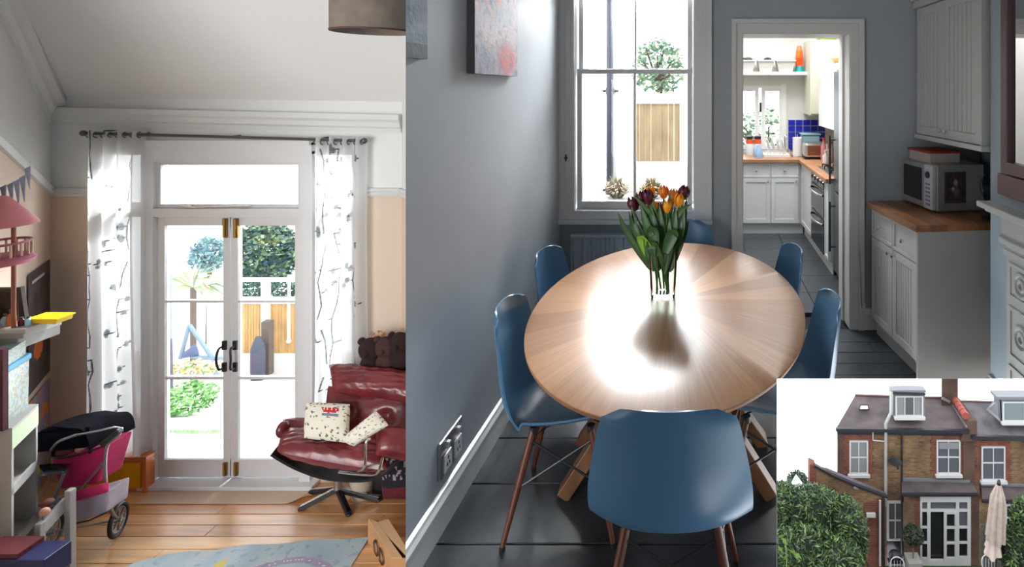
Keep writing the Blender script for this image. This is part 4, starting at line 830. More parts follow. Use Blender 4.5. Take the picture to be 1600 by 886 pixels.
# lamp shade ----------------------------------------------------------
LC = Vector((X_(584, 2.7), 2.7, 0)); zb_ = 2.0
t = thing('pendant_lamp', 'taupe patterned drum lampshade hanging from the ceiling', 'lamp', (LC.x, LC.y, 2.75))
shm = mat('drum_shade_fabric', rgb(128, 116, 104), .9, var=.18, vs=14, col2=rgb(108, 98, 90)); R_ = .185
MB().lathe([(R_, zb_), (R_, zb_+.27), (R_-.004, zb_+.27), (R_-.004, zb_), (R_, zb_)], LC, 48).build('shade', shm, t, smooth=True)
MB().lathe([(R_+.0015, zb_), (R_+.0015, zb_+.008)], LC, 48).build('rim', mat('shade_rim_plum', rgb(80, 45, 45), .7), t, smooth=True)
MB().tube([LC+Vector((0, 0, 2.18)), LC+Vector((0, 0, 2.75))], .004).lathe([(.05, 2.71), (.05, 2.75)], LC, 16, close=True).lathe([(.02, 2.14), (.02, 2.2)], LC, 12, close=True).build('cord', white, t)
for k in range(3): a = k*2.094; MB().tube([LC+Vector((0, 0, 2.2)), LC+Vector((R_*math.cos(a), R_*math.sin(a), 2.27))], .0025, 5).build('spider_arm', chrome, t)
# bench box in the bay -------------------------------------------------
t = thing('window_bench', 'pine bench box with yellow end panel under the left side light', 'bench', (X_(190, 3.98), 3.98, FZ)); pinew = mat('orange_pine', rgb(196, 112, 60), .3, var=.2, vs=3, stretch=(1, 6, 3), coat=.2)
xa, xb = X_(130, 4.05), X_(229, 4.05); zt = -1.02
MB().box(xa, xb, 4.045, LY-.03, zt-.03, zt).build('lid', pinew, t, bevel=.004); MB().box(xa, xb-.03, 4.062, LY-.04, FZ, zt-.03).build('carcass', pinew, t)
MB().box(xa+.02, xb-.05, 4.052, 4.062, FZ+.03, zt-.045).build('yellow_panel', mat('yellow_panel_paint', rgb(214, 156, 20), .45, var=.1), t)
MB().box(xb-.03, xb, 4.047, LY-.04, FZ, zt-.03).build('end_board', pinew, t)
# vinyl mat curling by the door ------------------------------------------
t = thing('doormat', 'thin beige mat by the garden doors with one corner curled up', 'mat', (X_(360, 3.98), 3.98, FZ)); va, vb = X_(228, 4.0), X_(492, 4.0)
def vf(u, v):
    k = max(0, (u-.86)/.14)*max(0, 1-v*1.3); return Vector((va+(vb-va)*u-.03*k, 3.935+.12*v+.03*k, FZ+.004+.06*k**1.6))
MB().grid(vf, 40, 10, thick=.002).build('mat_sheet', mat('beige_vinyl', rgb(205, 180, 158), .3, bump=.1, bs=90), t, smooth=True)
# ================================================================== RED LEATHER ARMCHAIR
lea = mat('oxblood_leather', rgb(112, 40, 44), .26, var=.28, vs=7, bump=.3, bs=22, coat=.25)
ac = thing('armchair', 'oxblood leather swivel recliner with headrest roll on a chrome star base', 'armchair', (X_(535, 3.9), 3.9, FZ))
MB().pad(q(511, 568, 3.99), q(652, 583, 3.96), q(660, 634, 3.80), q(517, 612, 3.80), .085, 26, 3.0, .16).build('headrest', lea, ac, smooth=180)
MB().pad(q(509, 600, 3.93), q(655, 612, 3.93), q(640, 712, 3.72), q(500, 694, 3.72), .065, 30, 3.2, .10, [(.3, .42), (.72, .45)]).build('backrest', lea, ac, smooth=180)
MB().pad(q(436, 672, 3.76), q(596, 676, 3.76), q(612, 738, 3.52), q(428, 706, 3.50), .07, 30, 3.0, .18, bow=.01).build('seat_cushion', lea, ac, smooth=180)
m = MB(); P = beziers([q(428, 704, 3.58), q(470, 727, 3.62), q(520, 742, 3.66), q(590, 742, 3.68), q(630, 712, 3.7)], 6)
for i in range(len(P)-1): m.beam(P[i], P[i+1]+(P[i+1]-P[i])*.05, .09, .016, (0, 0, 1))
m.build('seat_shell', mat('black_shell', (.012, .011, .012), .35), ac)
ar = MB().pad(q(440, 655, 3.86), q(492, 655, 3.9), q(500, 690, 3.76), q(440, 690, 3.72), .06, 16, 2.4, .1).build('armrest', lea, ac, smooth=180)
MB().ball(q(442, 671, 3.74), (.035, .05, .055)).build('arm_end_roll', lea, ar, smooth=True)
ar = MB().pad(q(584, 664, 3.62), q(650, 672, 3.66), q(652, 724, 3.56), q(586, 712, 3.48), .07, 16, 2.4, .12).build('armrest', lea, ac, smooth=180)
m = MB(); m.tube(beziers([q(578, 686, 3.46), q(572, 692, 3.44), q(570, 728, 3.44), q(560, 736, 3.5)], 5), .0085, 8); m.tube(beziers([q(598, 715, 3.42), q(592, 735, 3.42), q(580, 742, 3.5), q(530, 738, 3.6)], 5), .0085, 8); m.build('arm_frame', chrome, ac, smooth=True)
BC = Vector((X_(528, 3.93), 3.93, FZ)); 
MB().lathe([(.028, .12), (.026, .30)], BC, 16, close=True).build('column', mat('column_steel', (.35, .33, .30), .3, .8), ac, smooth=True)
MB().lathe([(.05, .28), (.10, .31), (.10, .325), (.001, .33)], BC, 20).build('swivel_plate', black, ac)
for ex, ey in ((470, 797), (545, 806), (592, 783), (556, 770), (486, 771)):
    Y = F*(EYE-FZ)/(ey-PY); e = q(ex, ey, Y)+Vector((0, 0, .012)); tp_ = BC+Vector((0, 0, .115))
    lg = MB().beam(tp_, e, .035, .03).build('star_leg', black, ac, bevel=.004); MB().beam(tp_+Vector((0, 0, .0165)), e+Vector((0, 0, .017)), .018, .008).build('chrome_strip', chrome, lg); MB().ball(e+Vector((0, 0, -.002)), (.02, .02, .012), 10, 6).build('glide', black, lg, smooth=True)
# scatter cushions
cbase = rgb(226, 222, 206)
def cushf(seed, motif):
    rd = random.Random(seed); S = [(rd.random(), rd.random(), rd.uniform(.02, .05), rd.uniform(.015, .035), rd.choice([rgb(90, 110, 80), rgb(120, 130, 140), rgb(150, 90, 80), rgb(80, 90, 110), rgb(110, 130, 60)]), rd.random()*3) for _ in range(70)]
    def f(u, v):
        c = cbase
        for x, y, a, b, k, r in S:
            du, dv = u-x, v-y; e = (du*math.cos(r)+dv*math.sin(r))/a; g = (-du*math.sin(r)+dv*math.cos(r))/b
            if e*e+g*g < .6: c = k
        if motif:
            if abs(u-.62) < .17 and abs(v-.25) < .075 and (v < .27 or abs(u-.62) < .14) and (math.sin(u*75) > -.5 or v > .24): c = rgb(190, 40, 50)
            if abs(u-.62) < .17 and .34 < v < .40: c = rgb(110, 125, 150)
        return c
    return f
cm = mat('printed_cushion', (.5, .5, .5), .8, attr=True, bump=.2, bs=60)
t = thing('scatter_cushion', 'upright cream cushion with red crown-like motif on the leather armchair', 'cushion', q(510, 690, 3.7)); MB().pad(q(476, 627, 3.72), q(549, 630, 3.72), q(546, 694, 3.56), q(473, 686, 3.56), .05, 44, 2.6, .04, cfn=cushf(4, True)).build('cover', cm, t, smooth=180)
t = thing('scatter_cushion', 'small cream patterned cushion tipped sideways against the right armrest', 'cushion', q(570, 680, 3.6)); MB().pad(q(588, 640, 3.56), q(609, 664, 3.52), q(552, 699, 3.46), q(530, 688, 3.50), .045, 40, 2.5, .05, cfn=cushf(9, False)).build('cover', cm, t, smooth=180)
# dark heap behind the chair: basket chair of soft toys
dk = mat('dark_brown_plush', rgb(38, 20, 20), .95, bump=.6, bs=70); nv_ = mat('navy_plush', rgb(22, 24, 36), .95, bump=.5, bs=60)
t = thing('toy_stand', 'dark stand heaped with soft things in the corner behind the armchair', 'stand', q(618, 760, 4.0)); Y = 4.02
MB().box(X_(574, Y), X_(636, Y), 4.03, 4.13, FZ, Z_(585, Y)).build('frame', mat('dark_stained_wood', (.012, .008, .008), .6), t)
MB().pad(q(566, 560, Y), q(640, 556, Y), q(640, 600, Y), q(570, 600, Y), .05, 14).build('cushion_top', nv_, t, smooth=180)
for i, (x, y, r, m_, lb) in enumerate(((578, 546, 17, dk, 'round dark brown plush head at the left of the heap'), (602, 543, 16, mat('brown_plush', rgb(66, 40, 38), .95, bump=.6, bs=70), 'mid brown plush head in the middle of the heap'), (624, 536, 16, dk, 'dark plush toy at the right of the heap by the wall'))):
    Y = 3.98; c = q(x, y, Y); r_ = r*Y/F; t = thing('soft_toy', lb, 'soft toy', c, 'soft toys behind the armchair'); MB().ball(c, (r_, r_*.7, r_*1.05), 18, 12).build('head', m_, t, smooth=True)
    for s in (-1, 1): MB().ball(c+Vector((s*r_*.75, 0, r_*.75)), r_*.34, 10, 7).build('ear', m_, t, smooth=True)
    MB().ball(c+Vector((0, 0, -r_*1.5)), (r_*.9, r_*.6, r_*1.1), 14, 9).build('body', m_, t, smooth=True); MB().ball(c+Vector((0, -r_*.65, -r_*.15)), r_*.3, 10, 7).build('muzzle', m_, t, smooth=True)
t = thing('silk_flowers', 'small orange and yellow dried flowers on top of the dark heap', 'flowers', q(600, 524, 4.0))
for k in range(9): c = q(582+k*6+random.uniform(-2, 2), random.uniform(517, 528), 4.0); MB().leaves(c, (.018, .01, .018), 12, .02, [rgb(190, 120, 50), rgb(160, 80, 40), rgb(210, 170, 80)]).tube([c, c-Vector((0, 0, .06))], .002, 4).build('flower', lf, t)
t = thing('waste_basket', 'pale plastic bin on the floor behind the armchair base', 'bin', q(566, 768, 4.03)); c = Vector((X_(566, 4.02), 4.02, FZ)); MB().lathe([(.001, 0), (.068, 0), (.085, .17), (.092, .175), (.092, .185), (.080, .185), (.064, .01)], c, 24).build('tub', mat('cream_plastic', rgb(190, 175, 158), .5), t, smooth=True)
t = thing('cloth_bag', 'dark navy bag with pale squiggle pattern in the right corner', 'bag', q(616, 750, 3.95)); MB().pad(q(594, 690, 3.98), q(640, 690, 3.98), q(640, 782, 3.9), q(598, 782, 3.9), .06, 30, 2.4, .1, cfn=lambda u, v: rgb(150, 140, 150) if NZ.noise((u*9, v*14, 2)) > .16 and v < .6 else rgb(26, 22, 32) if v < .75 else rgb(90, 22, 34)).build('bag_body', mat('bag_print', (.5, .5, .5), .9, attr=True), t, smooth=180)
# cardboard box ---------------------------------------------------------
cb = thing('cardboard_box', 'long open brown cardboard box with black letters at the lower right of the playroom', 'box', q(606, 860, 3.45)); cbm = mat('cardboard', rgb(186, 140, 98), .8, var=.12, vs=4)
YB = F*(EYE-FZ-.0)/(848-PY); xa = X_(580, YB)
def bx(x, y, z): return Vector((x, y, z))
y_far, y_nr = 3.60, 3.30; xl0 = X_(576, y_far); xl1 = X_(612, y_nr)
Pf = [bx(xl0, y_far, FZ), bx(xl0+.13, y_far, FZ), bx(xl1+.13, y_nr, FZ), bx(xl1, y_nr, FZ)]; hgt = .155
for a, b in ((0, 1), (1, 2), (2, 3), (3, 0)):
    A, B = Pf[a], Pf[b]; n = Vector(((B-A).y, -(B-A).x, 0)).normalized()*.006; MB().prism([A, B, B+Vector((0, 0, hgt)), A+Vector((0, 0, hgt))], n).build('side', cbm, cb)
MB().prism([p+Vector((0, 0, .003)) for p in Pf], (0, 0, .004)).build('base', cbm, cb)
MB().prism([Pf[3]+Vector((0, 0, hgt)), Pf[0]+Vector((0, 0, hgt)), Pf[0]+Vector((.065, -.02, hgt)), Pf[3]+Vector((.065, 0, hgt))], (0, 0, .005)).build('flap', mat('cardboard_pale', rgb(206, 170, 132), .8), cb)
MB().prism([Pf[0]+Vector((.06, -.03, hgt)), Pf[1]+Vector((0, 0, hgt)), Pf[2]+Vector((0, 0, hgt)), Pf[3]+Vector((.1, 0, hgt))], (0, 0, .004)).build('flap', MATS['cardboard_pale'], cb)
tx = bpy.data.curves.new('box_lettering', 'FONT'); tx.body = 'OD'; tx.size = .13; tx.extrude = .001; to = bpy.data.objects.new('box_lettering', tx); COL.objects.link(to); tx.materials.append(mat('print_black', (.01, .01, .01), .7)); to.parent = cb
dd = (Pf[3]-Pf[0]).normalized(); nn_ = Vector((dd.y, -dd.x, 0)); nn_ = -nn_ if nn_.x > 0 else nn_
Rm = Matrix((dd, Vector((0, 0, 1)), dd.cross(Vector((0, 0, 1))))).transposed().to_4x4(); to.matrix_local = Matrix.Translation(Pf[0]+dd*.12+nn_*.008+Vector((0, 0, .025))-cb.location) @ Rm
bpy.context.view_layer.update(); lme = bpy.data.meshes.new_from_object(to); mw_ = to.matrix_local.copy(); bpy.data.objects.remove(to); to = bpy.data.objects.new('lettering', lme); COL.objects.link(to); to.parent = cb; to.matrix_local = mw_
# play rug ----------------------------------------------------------------
rg = thing('play_rug', 'pale blue play mat printed with a lilac road loop at the bottom of the playroom', 'rug', (X_(420, 3.45), 3.45, FZ))
def rugc(u, v):
    x, y = u*2.0, v*.62; base = mixc(rgb(166, 188, 200), rgb(190, 206, 214), .5+NZ.noise((x*5, y*5, 0)))
    base = mixc(base, rgb(216, 206, 176), 1.5*(NZ.noise((x*2.3, y*3.1, 7))-.05)); 
    d = math.hypot((x-1.50)/1.0, (y-.30)/.42); w = abs(d-.36)
    d2 = math.hypot((x-.55)/1.2, (y-.2)/.4); 
    if w < .055: base = rgb(172, 160, 190)
    if w < .006 and math.sin(math.atan2(y-.3, x-1.5)*40) > 0: base = rgb(230, 228, 235)
    if abs(d2-.42) < .04: base = mixc(base, rgb(210, 180, 170), .7)
    if NZ.noise((x*16, y*20, 3)) > .36: base = mixc(base, rgb(120, 140, 170), .4)
    if math.hypot(x-.28, y-.36) < .035 or abs(math.hypot(x-.34, y-.40)-.03) < .008: base = rgb(205, 90, 80)
    if math.hypot(x-.9, y-.45) < .05: base = rgb(220, 205, 120)
    return base
rya = F*(EYE-FZ)/(846-PY); r0, r1 = X_(205, rya), X_(592, rya)
def rf(u, v):
    row = 888-48*u**.5+1.5*math.sin(u*22); Yt = F*(EYE-FZ)/(row-PY); yy = 3.05+(Yt-3.05)*v; x = X_(200+378*u, Yt)+.05*(1-v)
    return Vector((x, yy, FZ+.007+.002*math.sin(u*20)*math.sin(v*9)))
MB().grid(rf, 150, 60, thick=.005, cfn=rugc).build('mat_surface', mat('rug_print', (.5, .5, .5), .75, attr=True, bump=.2, bs=80), rg, cut=False)
# ================================================================== LEFT EDGE: pram, doll bed, shelf unit, mantel
navy = mat('navy_hood_fabric', rgb(10, 11, 22), .85, spec=.1, bump=.2, bs=30); pink = mat('magenta_fabric', rgb(172, 20, 84), .8, var=.15, vs=9, bump=.25, bs=14); stl = mat('grey_tube', (.30, .31, .33), .3, .7)
PYd = 3.62; pr_ = thing('toy_pram', 'toy pram with navy hood, magenta seat and spoked wheels by the bench box', 'pram', q(130, 800, PYd))
def hood(u, v):
    a = PI*(.02+.96*u); b = PI*.5*v; c = q(124, 707, PYd)
    x = -math.cos(a)*.215*(1+.06*math.sin(a)); zz = math.sin(a)**.5*.275*(.82+.18*u)*(1-.18*v*v)
    tilt = .05*(u-.5); yb = -.13+.30*v
    return c+Vector((x*(1-.10*v), yb, max(0, zz)*math.cos(b*.35)+tilt*.6+.008*math.sin(u*18)))
MB().grid(hood, 30, 12, thick=.006).build('hood', navy, pr_, smooth=60)
MB().pad(q(78, 706, PYd-.1), q(120, 690, PYd-.1), q(126, 712, PYd), q(82, 718, PYd), .03, 10).build('hood_lining', navy, pr_, smooth=180)
MB().pad(hood(.02, 0)+Vector((0, .02, .13)), hood(.98, 0)+Vector((-.01, .02, .14)), hood(.98, 0)+Vector((-.03, .02, .0)), hood(.02, 0)+Vector((.03, .02, 0)), .03, 12).build('hood_side', navy, pr_, smooth=180)
m = MB().prism([q(80, 716, 3.5), q(168, 696, 3.5), q(150, 757, 3.5), q(92, 765, 3.5)], (0, .16, 0)); m.build('seat_sling', pink, pr_, bevel=.012)
MB().tube(beziers([q(78, 712, 3.49), q(90, 716, 3.49), q(130, 708, 3.49), q(170, 694, 3.49)], 5), .006, 8).build('seat_piping', black, pr_, smooth=True)
MB().pad(q(108, 772, 3.46), q(171, 752, 3.46), q(171, 768, 3.42), q(108, 786, 3.42), .03, 16, 2.8, .06).build('bumper_bar', pink, pr_, smooth=180)
MB().prism([q(112, 785, 3.48), q(168, 768, 3.48), q(165, 802, 3.48), q(112, 820, 3.48)], (0, .14, 0)).build('basket', mat('white_basket_cloth', rgb(180, 172, 188), .8, var=.2, vs=12), pr_, bevel=.012)
MB().tube([q(110, 820, 3.47), q(140, 813, 3.47), q(168, 800, 3.47)], .005, 6).build('basket_rail', black, pr_)
m = MB(); m.tube(beziers([q(80, 703, 3.44), q(92, 690, 3.43), q(118, 680, 3.42)], 5), .0085, 8); m.tube(beziers([q(118, 680, 3.42), q(150, 674, 3.42), q(178, 668, 3.45), q(190, 670, 3.5)], 5), .0065, 8); m.build('hood_rail', stl, pr_, smooth=True)
m = MB(); m.tube(beziers([q(190, 669, 3.5), q(184, 682, 3.5), q(168, 696, 3.48), q(164, 730, 3.48), q(168, 775, 3.5), q(178, 806, 3.6)], 5), .0085, 8); m.tube([q(164, 720, 3.48), q(118, 775, 3.5), q(96, 838, 3.45)], .008, 8)
m.tube([q(102, 735, 3.42), q(84, 782, 3.42)], .009, 8); m.build('frame_tube', stl, pr_, smooth=True)
MB().beam(q(160, 694, 3.46), q(188, 672, 3.46), .03, .03).build('hinge_block', black, pr_, bevel=.004)
MB().pad(q(60, 726, 3.42), q(112, 724, 3.5), q(108, 738, 3.36), q(62, 745, 3.3), .012, 12, 4).build('tray', mat('tray_black', (.012, .014, .02), .12), pr_, smooth=180)
def wheel(c, r, R, parent, w=.03):
    o = MB().torus(c, r-.013, .013, R, 32, 8).build('wheel', mat('rubber_tyre', (.012, .012, .013), .5), parent, smooth=True); m = MB().torus(c, r-.032, .006, R, 28, 6)
    m.lathe([(.001, -.018), (.016, -.018), (.016, .018), (.001, .018)], c, 12, R); m.build('rim', stl, o, smooth=True)
    for k in range(6): a = k*PI/3; MB().beam(Vector(c), Vector(c)+R@Vector(((r-.03)*math.cos(a), (r-.03)*math.sin(a), 0)), .012, .008).build('spoke', stl, o)
Yw = 3.66; wr = 24.5*Yw/F; wc = Vector((X_(185, Yw), Yw, FZ+wr+.002)); wc = q(185, 802, Yw); wc.z = FZ+wr+.001
Rw = RZ(.12)@RY(PI/2)@Matrix.Identity(3); wheel(wc, wr, RZ(.38)@RY(PI/2), pr_); wheel(wc+Vector((-.33, -.10, 0)), wr, RZ(.38)@RY(PI/2), pr_)
MB().tube([wc, wc+Vector((-.33, -.10, 0))], .006).build('axle', stl, pr_)
c = q(96, 842, 3.5); MB().ball((c.x, c.y, FZ+.012), .012, 8, 6).build('front_foot', black, pr_)
MB().tube([q(150, 775, 3.5), wc], .008).build('rear_strut', stl, pr_)
dl = thing('doll', 'doll lying in the pram with a brown head under the hood', 'doll', q(125, 700, 3.5)); MB().ball(q(128, 700, 3.53), (.035, .03, .03)).build('head', mat('doll_skin', rgb(190, 140, 120), .5), dl, smooth=True); MB().ball(q(104, 704, 3.53), (.06, .04, .035)).build('body', mat('doll_brown', rgb(90, 40, 32), .7), dl, smooth=True); MB().ball(q(134, 694, 3.55), (.03, .03, .025)).build('hair', mat('doll_hair', rgb(40, 22, 18), .8), dl, smooth=True)
# doll bed
db = thing('doll_bed', 'white wooden doll bed with blue patterned bedding at the lower left', 'doll bed', q(90, 850, 3.25)); wt_ = mat('toy_white_paint', (.38, .38, .37), .4, var=.08, vs=6)
p0 = q(106, 764, 3.32); MB().box(p0.x-.0, p0.x+.036, 3.30, 3.335, FZ, p0.z).build('post', wt_, db, bevel=.004); p1 = q(62, 838, 3.2)
MB().beam(q(66, 826, 3.18), q(104, 784, 3.32), .018, .075).build('side_rail', wt_, db, bevel=.003); MB().beam(q(66, 880, 3.18), q(106, 858, 3.32), .018, .05).build('lower_rail', wt_, db, bevel=.003)
MB().box(q(60, 838, 3.17).x, q(66, 838, 3.17).x+.01, 3.15, 3.18, FZ, Z_(815, 3.17)).build('post', wt_, db, bevel=.004)
MB().box(q(64, 0, 3.45).x, q(70, 0, 3.45).x, 3.42, 3.45, FZ, Z_(790, 3.45)).build('post', wt_, db, bevel=.004)
MB().pad(q(66, 800, 3.44), q(102, 774, 3.44), q(100, 790, 3.30), q(66, 822, 3.2), .025, 20, 3, .12, cfn=lambda u, v: mixc(rgb(120, 145, 175), rgb(60, 85, 125), .5+2*NZ.noise((u*9, v*9, 1)))).build('bedding', mat('bed_print', (.5, .5, .5), .9, attr=True), db, smooth=180)
t = thing('doll', 'small pink faced doll in the white doll bed', 'doll', q(72, 795, 3.2)); MB().ball(q(70, 800, 3.2), (.025, .022, .025)).build('head', MATS['doll_skin'], t, smooth=True); MB().ball(q(74, 786, 3.25), (.035, .03, .022)).build('body', MATS['doll_brown'], t, smooth=True)
t = thing('soft_bundle', 'pale blue cloth bundle on the floor under the doll bed', 'cloth', q(83, 862, 3.3)); MB().pad(q(72, 852, 3.35), q(100, 850, 3.35), q(98, 872, 3.25), q(74, 876, 3.25), .04, 14, 2.5, .15).build('cloth', mat('pale_blue_cloth', rgb(150, 170, 195), .9), t, smooth=180)
# white shelf unit
su = thing('toy_shelf_unit', 'white painted shelf unit with a pale green top rail at the far left', 'shelf unit', q(20, 880, 3.2)); YA, YC = 3.12, 3.36; XA, XC = X_(18, YA), X_(59, YC)
fa = Vector((XA, YA, 0)); fc = Vector((XC, YC, 0)); side = Vector((-.30, -.02, 0)); Zt_ = Z_(672, YA)
def upr(p, w, dz, name): return MB().prism([p+Vector((0, 0, FZ)), p+Vector((0, 0, dz)), p+side*.999+Vector((0, 0, dz)), p+side*.999+Vector((0, 0, FZ))], (fc-fa).normalized()*w).build(name, wt_, su)
upr(fa, .022, Zt_, 'side_board'); upr(fc-(fc-fa).normalized()*.022, .022, Zt_, 'side_board')
def rail(z0, z1, m_, name, o=0, th=.015):
    d = Vector((1, .1, 0))*o; return MB().prism([fa+d+Vector((0, 0, z0)), fc+d+Vector((0, 0, z0)), fc+d+Vector((0, 0, z1)), fa+d+Vector((0, 0, z1))], Vector((-th, 0, 0))).build(name, m_, su)
rail(Zt_-.115, Zt_-.005, mat('pale_green_rail', rgb(186, 205, 170), .5), 'top_rail', .004)
for z in (-.62, -.95): MB().prism([fa+Vector((-.02, 0, z)), fc+Vector((-.02, 0, z)), fc+side+Vector((0, 0, z)), fa+side+Vector((0, 0, z))], (0, 0, .018)).build('shelf', wt_, su); rail(z-.0, z+.05, wt_, 'shelf_lip', .0)
MB().prism([fa+Vector((.004, 0, Zt_-.005)), fc+Vector((.004, 0, Zt_-.005)), fc+side+Vector((0, 0, Zt_-.005)), fa+side+Vector((0, 0, Zt_-.005))], (0, 0, .016)).build('top_board', wt_, su)
MB().prism([fa+side*.95+Vector((0, 0, FZ)), fc+side*.95+Vector((0, 0, FZ)), fc+side*.95+Vector((0, 0, Zt_)), fa+side*.95+Vector((0, 0, Zt_))], (-.01, 0, 0)).build('back_board', wt_, su)
t = thing('picture_book', 'dark blue book lying at the bottom left corner in front of the shelf unit', 'book', q(30, 880, 3.0)); b0 = q(0, 868, 2.98); MB().box(X_(-30, 2.98), X_(79, 2.98), 2.95, 3.08, Z_(905, 2.98), Z_(868, 2.98)).build('cover', mat('book_navy', rgb(24, 28, 70), .4), t, bevel=.003); MB().box(X_(-30, 2.98), X_(35, 2.98), 2.96, 3.08, Z_(868, 2.98), Z_(861, 2.98)).build('red_upper_book', mat('book_maroon', rgb(80, 20, 30), .5), t)
MB().box(X_(-30, 2.98), X_(60, 2.98), 2.97, 3.06, FZ, Z_(905, 2.98)).build('stool_block', wt_, t)
# storage boxes on the unit
sbx = thing('storage_box', 'clear storage box of printed toys with a blue lid on top of the shelf unit', 'box', q(25, 660, 3.2)); zz = Zt_+.011
bxp = lambda u, v: mixc(rgb(170, 190, 190), [rgb(120, 160, 110), rgb(180, 120, 120), rgb(110, 140, 190), rgb(190, 180, 110)][int(abs(NZ.noise((u*7, v*7, 5)))*17) % 4], .75 if NZ.noise((u*11, v*11, 8)) > 0 else .25)
f0 = q(8, 0, 3.15); f1 = q(44, 0, 3.33); f0.z = f1.z = zz; topz = Z_(578, 3.2)
MB().grid(lambda u, v: f0.lerp(f1, u)+Vector((.006*v, 0, (topz-zz)*v)), 30, 34, cfn=bxp).build('printed_front', mat('box_print', (.5, .5, .5), .3, attr=True), sbx)
MB().prism([f0+Vector((-.002, 0, 0)), f1+Vector((-.002, 0, 0)), f1+Vector((-.10, 0, 0)), f0+Vector((-.10, 0, 0))], (0, 0, topz-zz)).build('tub', mat('box_clear_blue', rgb(150, 175, 185), .3), sbx)
MB().prism([f0+Vector((.012, -.01, topz-zz)), f1+Vector((.012, .01, topz-zz)), f1+Vector((-.11, .01, topz-zz)), f0+Vector((-.11, -.01, topz-zz))], (0, 0, .035)).build('lid', mat('lid_blue', rgb(60, 130, 165), .35), sbx, bevel=.008)
t = thing('storage_box', 'second printed storage box standing on the blue lid under the mantel', 'box', q(25, 560, 3.2)); g0 = q(12, 0, 3.18); g1 = q(40, 0, 3.32); zb2 = topz+.035; g0.z = g1.z = zb2
MB().grid(lambda u, v: g0.lerp(g1, u)+Vector((.001, 0, .085*v)), 24, 16, cfn=bxp).build('printed_front', MATS['box_print'], t); MB().prism([g0, g1, g1+Vector((-.09, 0, 0)), g0+Vector((-.09, 0, 0))], (0, 0, .085)).build('tub', MATS['box_clear_blue'], t)
t = thing('folder', 'maroon folder standing at the extreme left beside the storage box', 'folder', q(4, 620, 3.1)); MB().box(X_(-25, 3.1), X_(8, 3.1), 3.09, 3.115, Zt_+.011, Z_(545, 3.1)).build('cover', mat('folder_maroon', rgb(70, 24, 40), .6), t)
# mantelpiece
mp = thing('mantelpiece', 'white painted mantel shelf with moulded edge on the left wall', 'mantelpiece', q(40, 520, 3.4)); mx1 = X_(89, 3.38)
MB().box(-4.9, mx1, 3.22, 3.40, Z_(513, 3.3), Z_(505, 3.3)).build('shelf_top', wt_, mp, bevel=.004); MB().box(-4.9, mx1-.05, 3.25, 3.45, Z_(524, 3.3), Z_(513, 3.3)).box(-4.9, mx1-.12, 3.28, 3.5, Z_(545, 3.3), Z_(524, 3.3)).build('frieze', wt_, mp, bevel=.006)
MB().prism([(-4.9, 3.36, FZ), (-4.36, 3.36, FZ), (-4.36, 3.36, Z_(545, 3.3)), (-4.9, 3.36, Z_(545, 3.3))], (0, .05, 0)).build('jamb', wt_, mp)
zm = Z_(505, 3.3)
def mthing(name, label, cat, px_): return thing(name, label, cat, Vector((X_(px_, 3.3), 3.3, zm)))
t = mthing('plastic_tray', 'yellow plastic tray at the end of the left mantel shelf', 'tray', 66); MB().prism([q(46, 505, 3.28)+Vector((0, 0, 0)), Vector((X_(86, 3.28), 3.28, zm)), q(89, 499, 3.28), q(43, 499, 3.28)], (0, .09, 0)).build('tray_body', mat('tray_yellow', rgb(226, 190, 20), .35), t, bevel=.003); MB().box(X_(42, 3.28), X_(90, 3.28), 3.275, 3.375, Z_(500, 3.28), Z_(498, 3.28)).build('rim', MATS['tray_yellow'], t)
t = mthing('framed_picture', 'dark framed picture leaning on the left mantel', 'picture', 20); MB().box(X_(-20, 3.34), X_(30, 3.34), 3.33, 3.35, zm, Z_(449, 3.34)).build('frame', mat('dark_frame', rgb(52, 44, 38), .5), t, bevel=.003); MB().box(X_(-20, 3.34), X_(22, 3.34), 3.325, 3.331, zm+.02, Z_(457, 3.34)).build('picture', mat('dark_picture', rgb(70, 60, 50), .5, col2=rgb(40, 34, 32), vs=12), t)
MB().prism([q(30, 505, 3.33), q(40, 503, 3.33), q(32, 449, 3.33), q(28, 449, 3.33)], (0, .02, 0)).build('strut', MATS['dark_frame'], t)
for i, (x, h, r, c_, lb) in enumerate(((8, .07, .018, rgb(130, 150, 160), 'grey bottle at the left end of the mantel'), (18, .095, .02, rgb(170, 90, 30), 'amber bottle in front of the dark picture'), (34, .05, .016, rgb(80, 20, 24), 'tiny dark red pot on the mantel'), (44, .055, .014, rgb(150, 205, 225), 'small pale blue ornament beside the yellow tray'))):
    c = Vector((X_(x, 3.27), 3.27, zm)); t = thing('ornament', lb, 'ornament', c); MB().lathe([(.001, 0), (r, 0), (r, h*.6), (r*.45, h*.78)], c, 14).build('body', mat('ornament_%s' % ('grey', 'amber', 'red', 'blue')[i], c_, .25), t, smooth=True); MB().lathe([(r*.5, h*.78), (r*.5, h), (.001, h)], c, 10).build('stopper', mat('stopper_dark', (.05, .04, .04), .5), t)
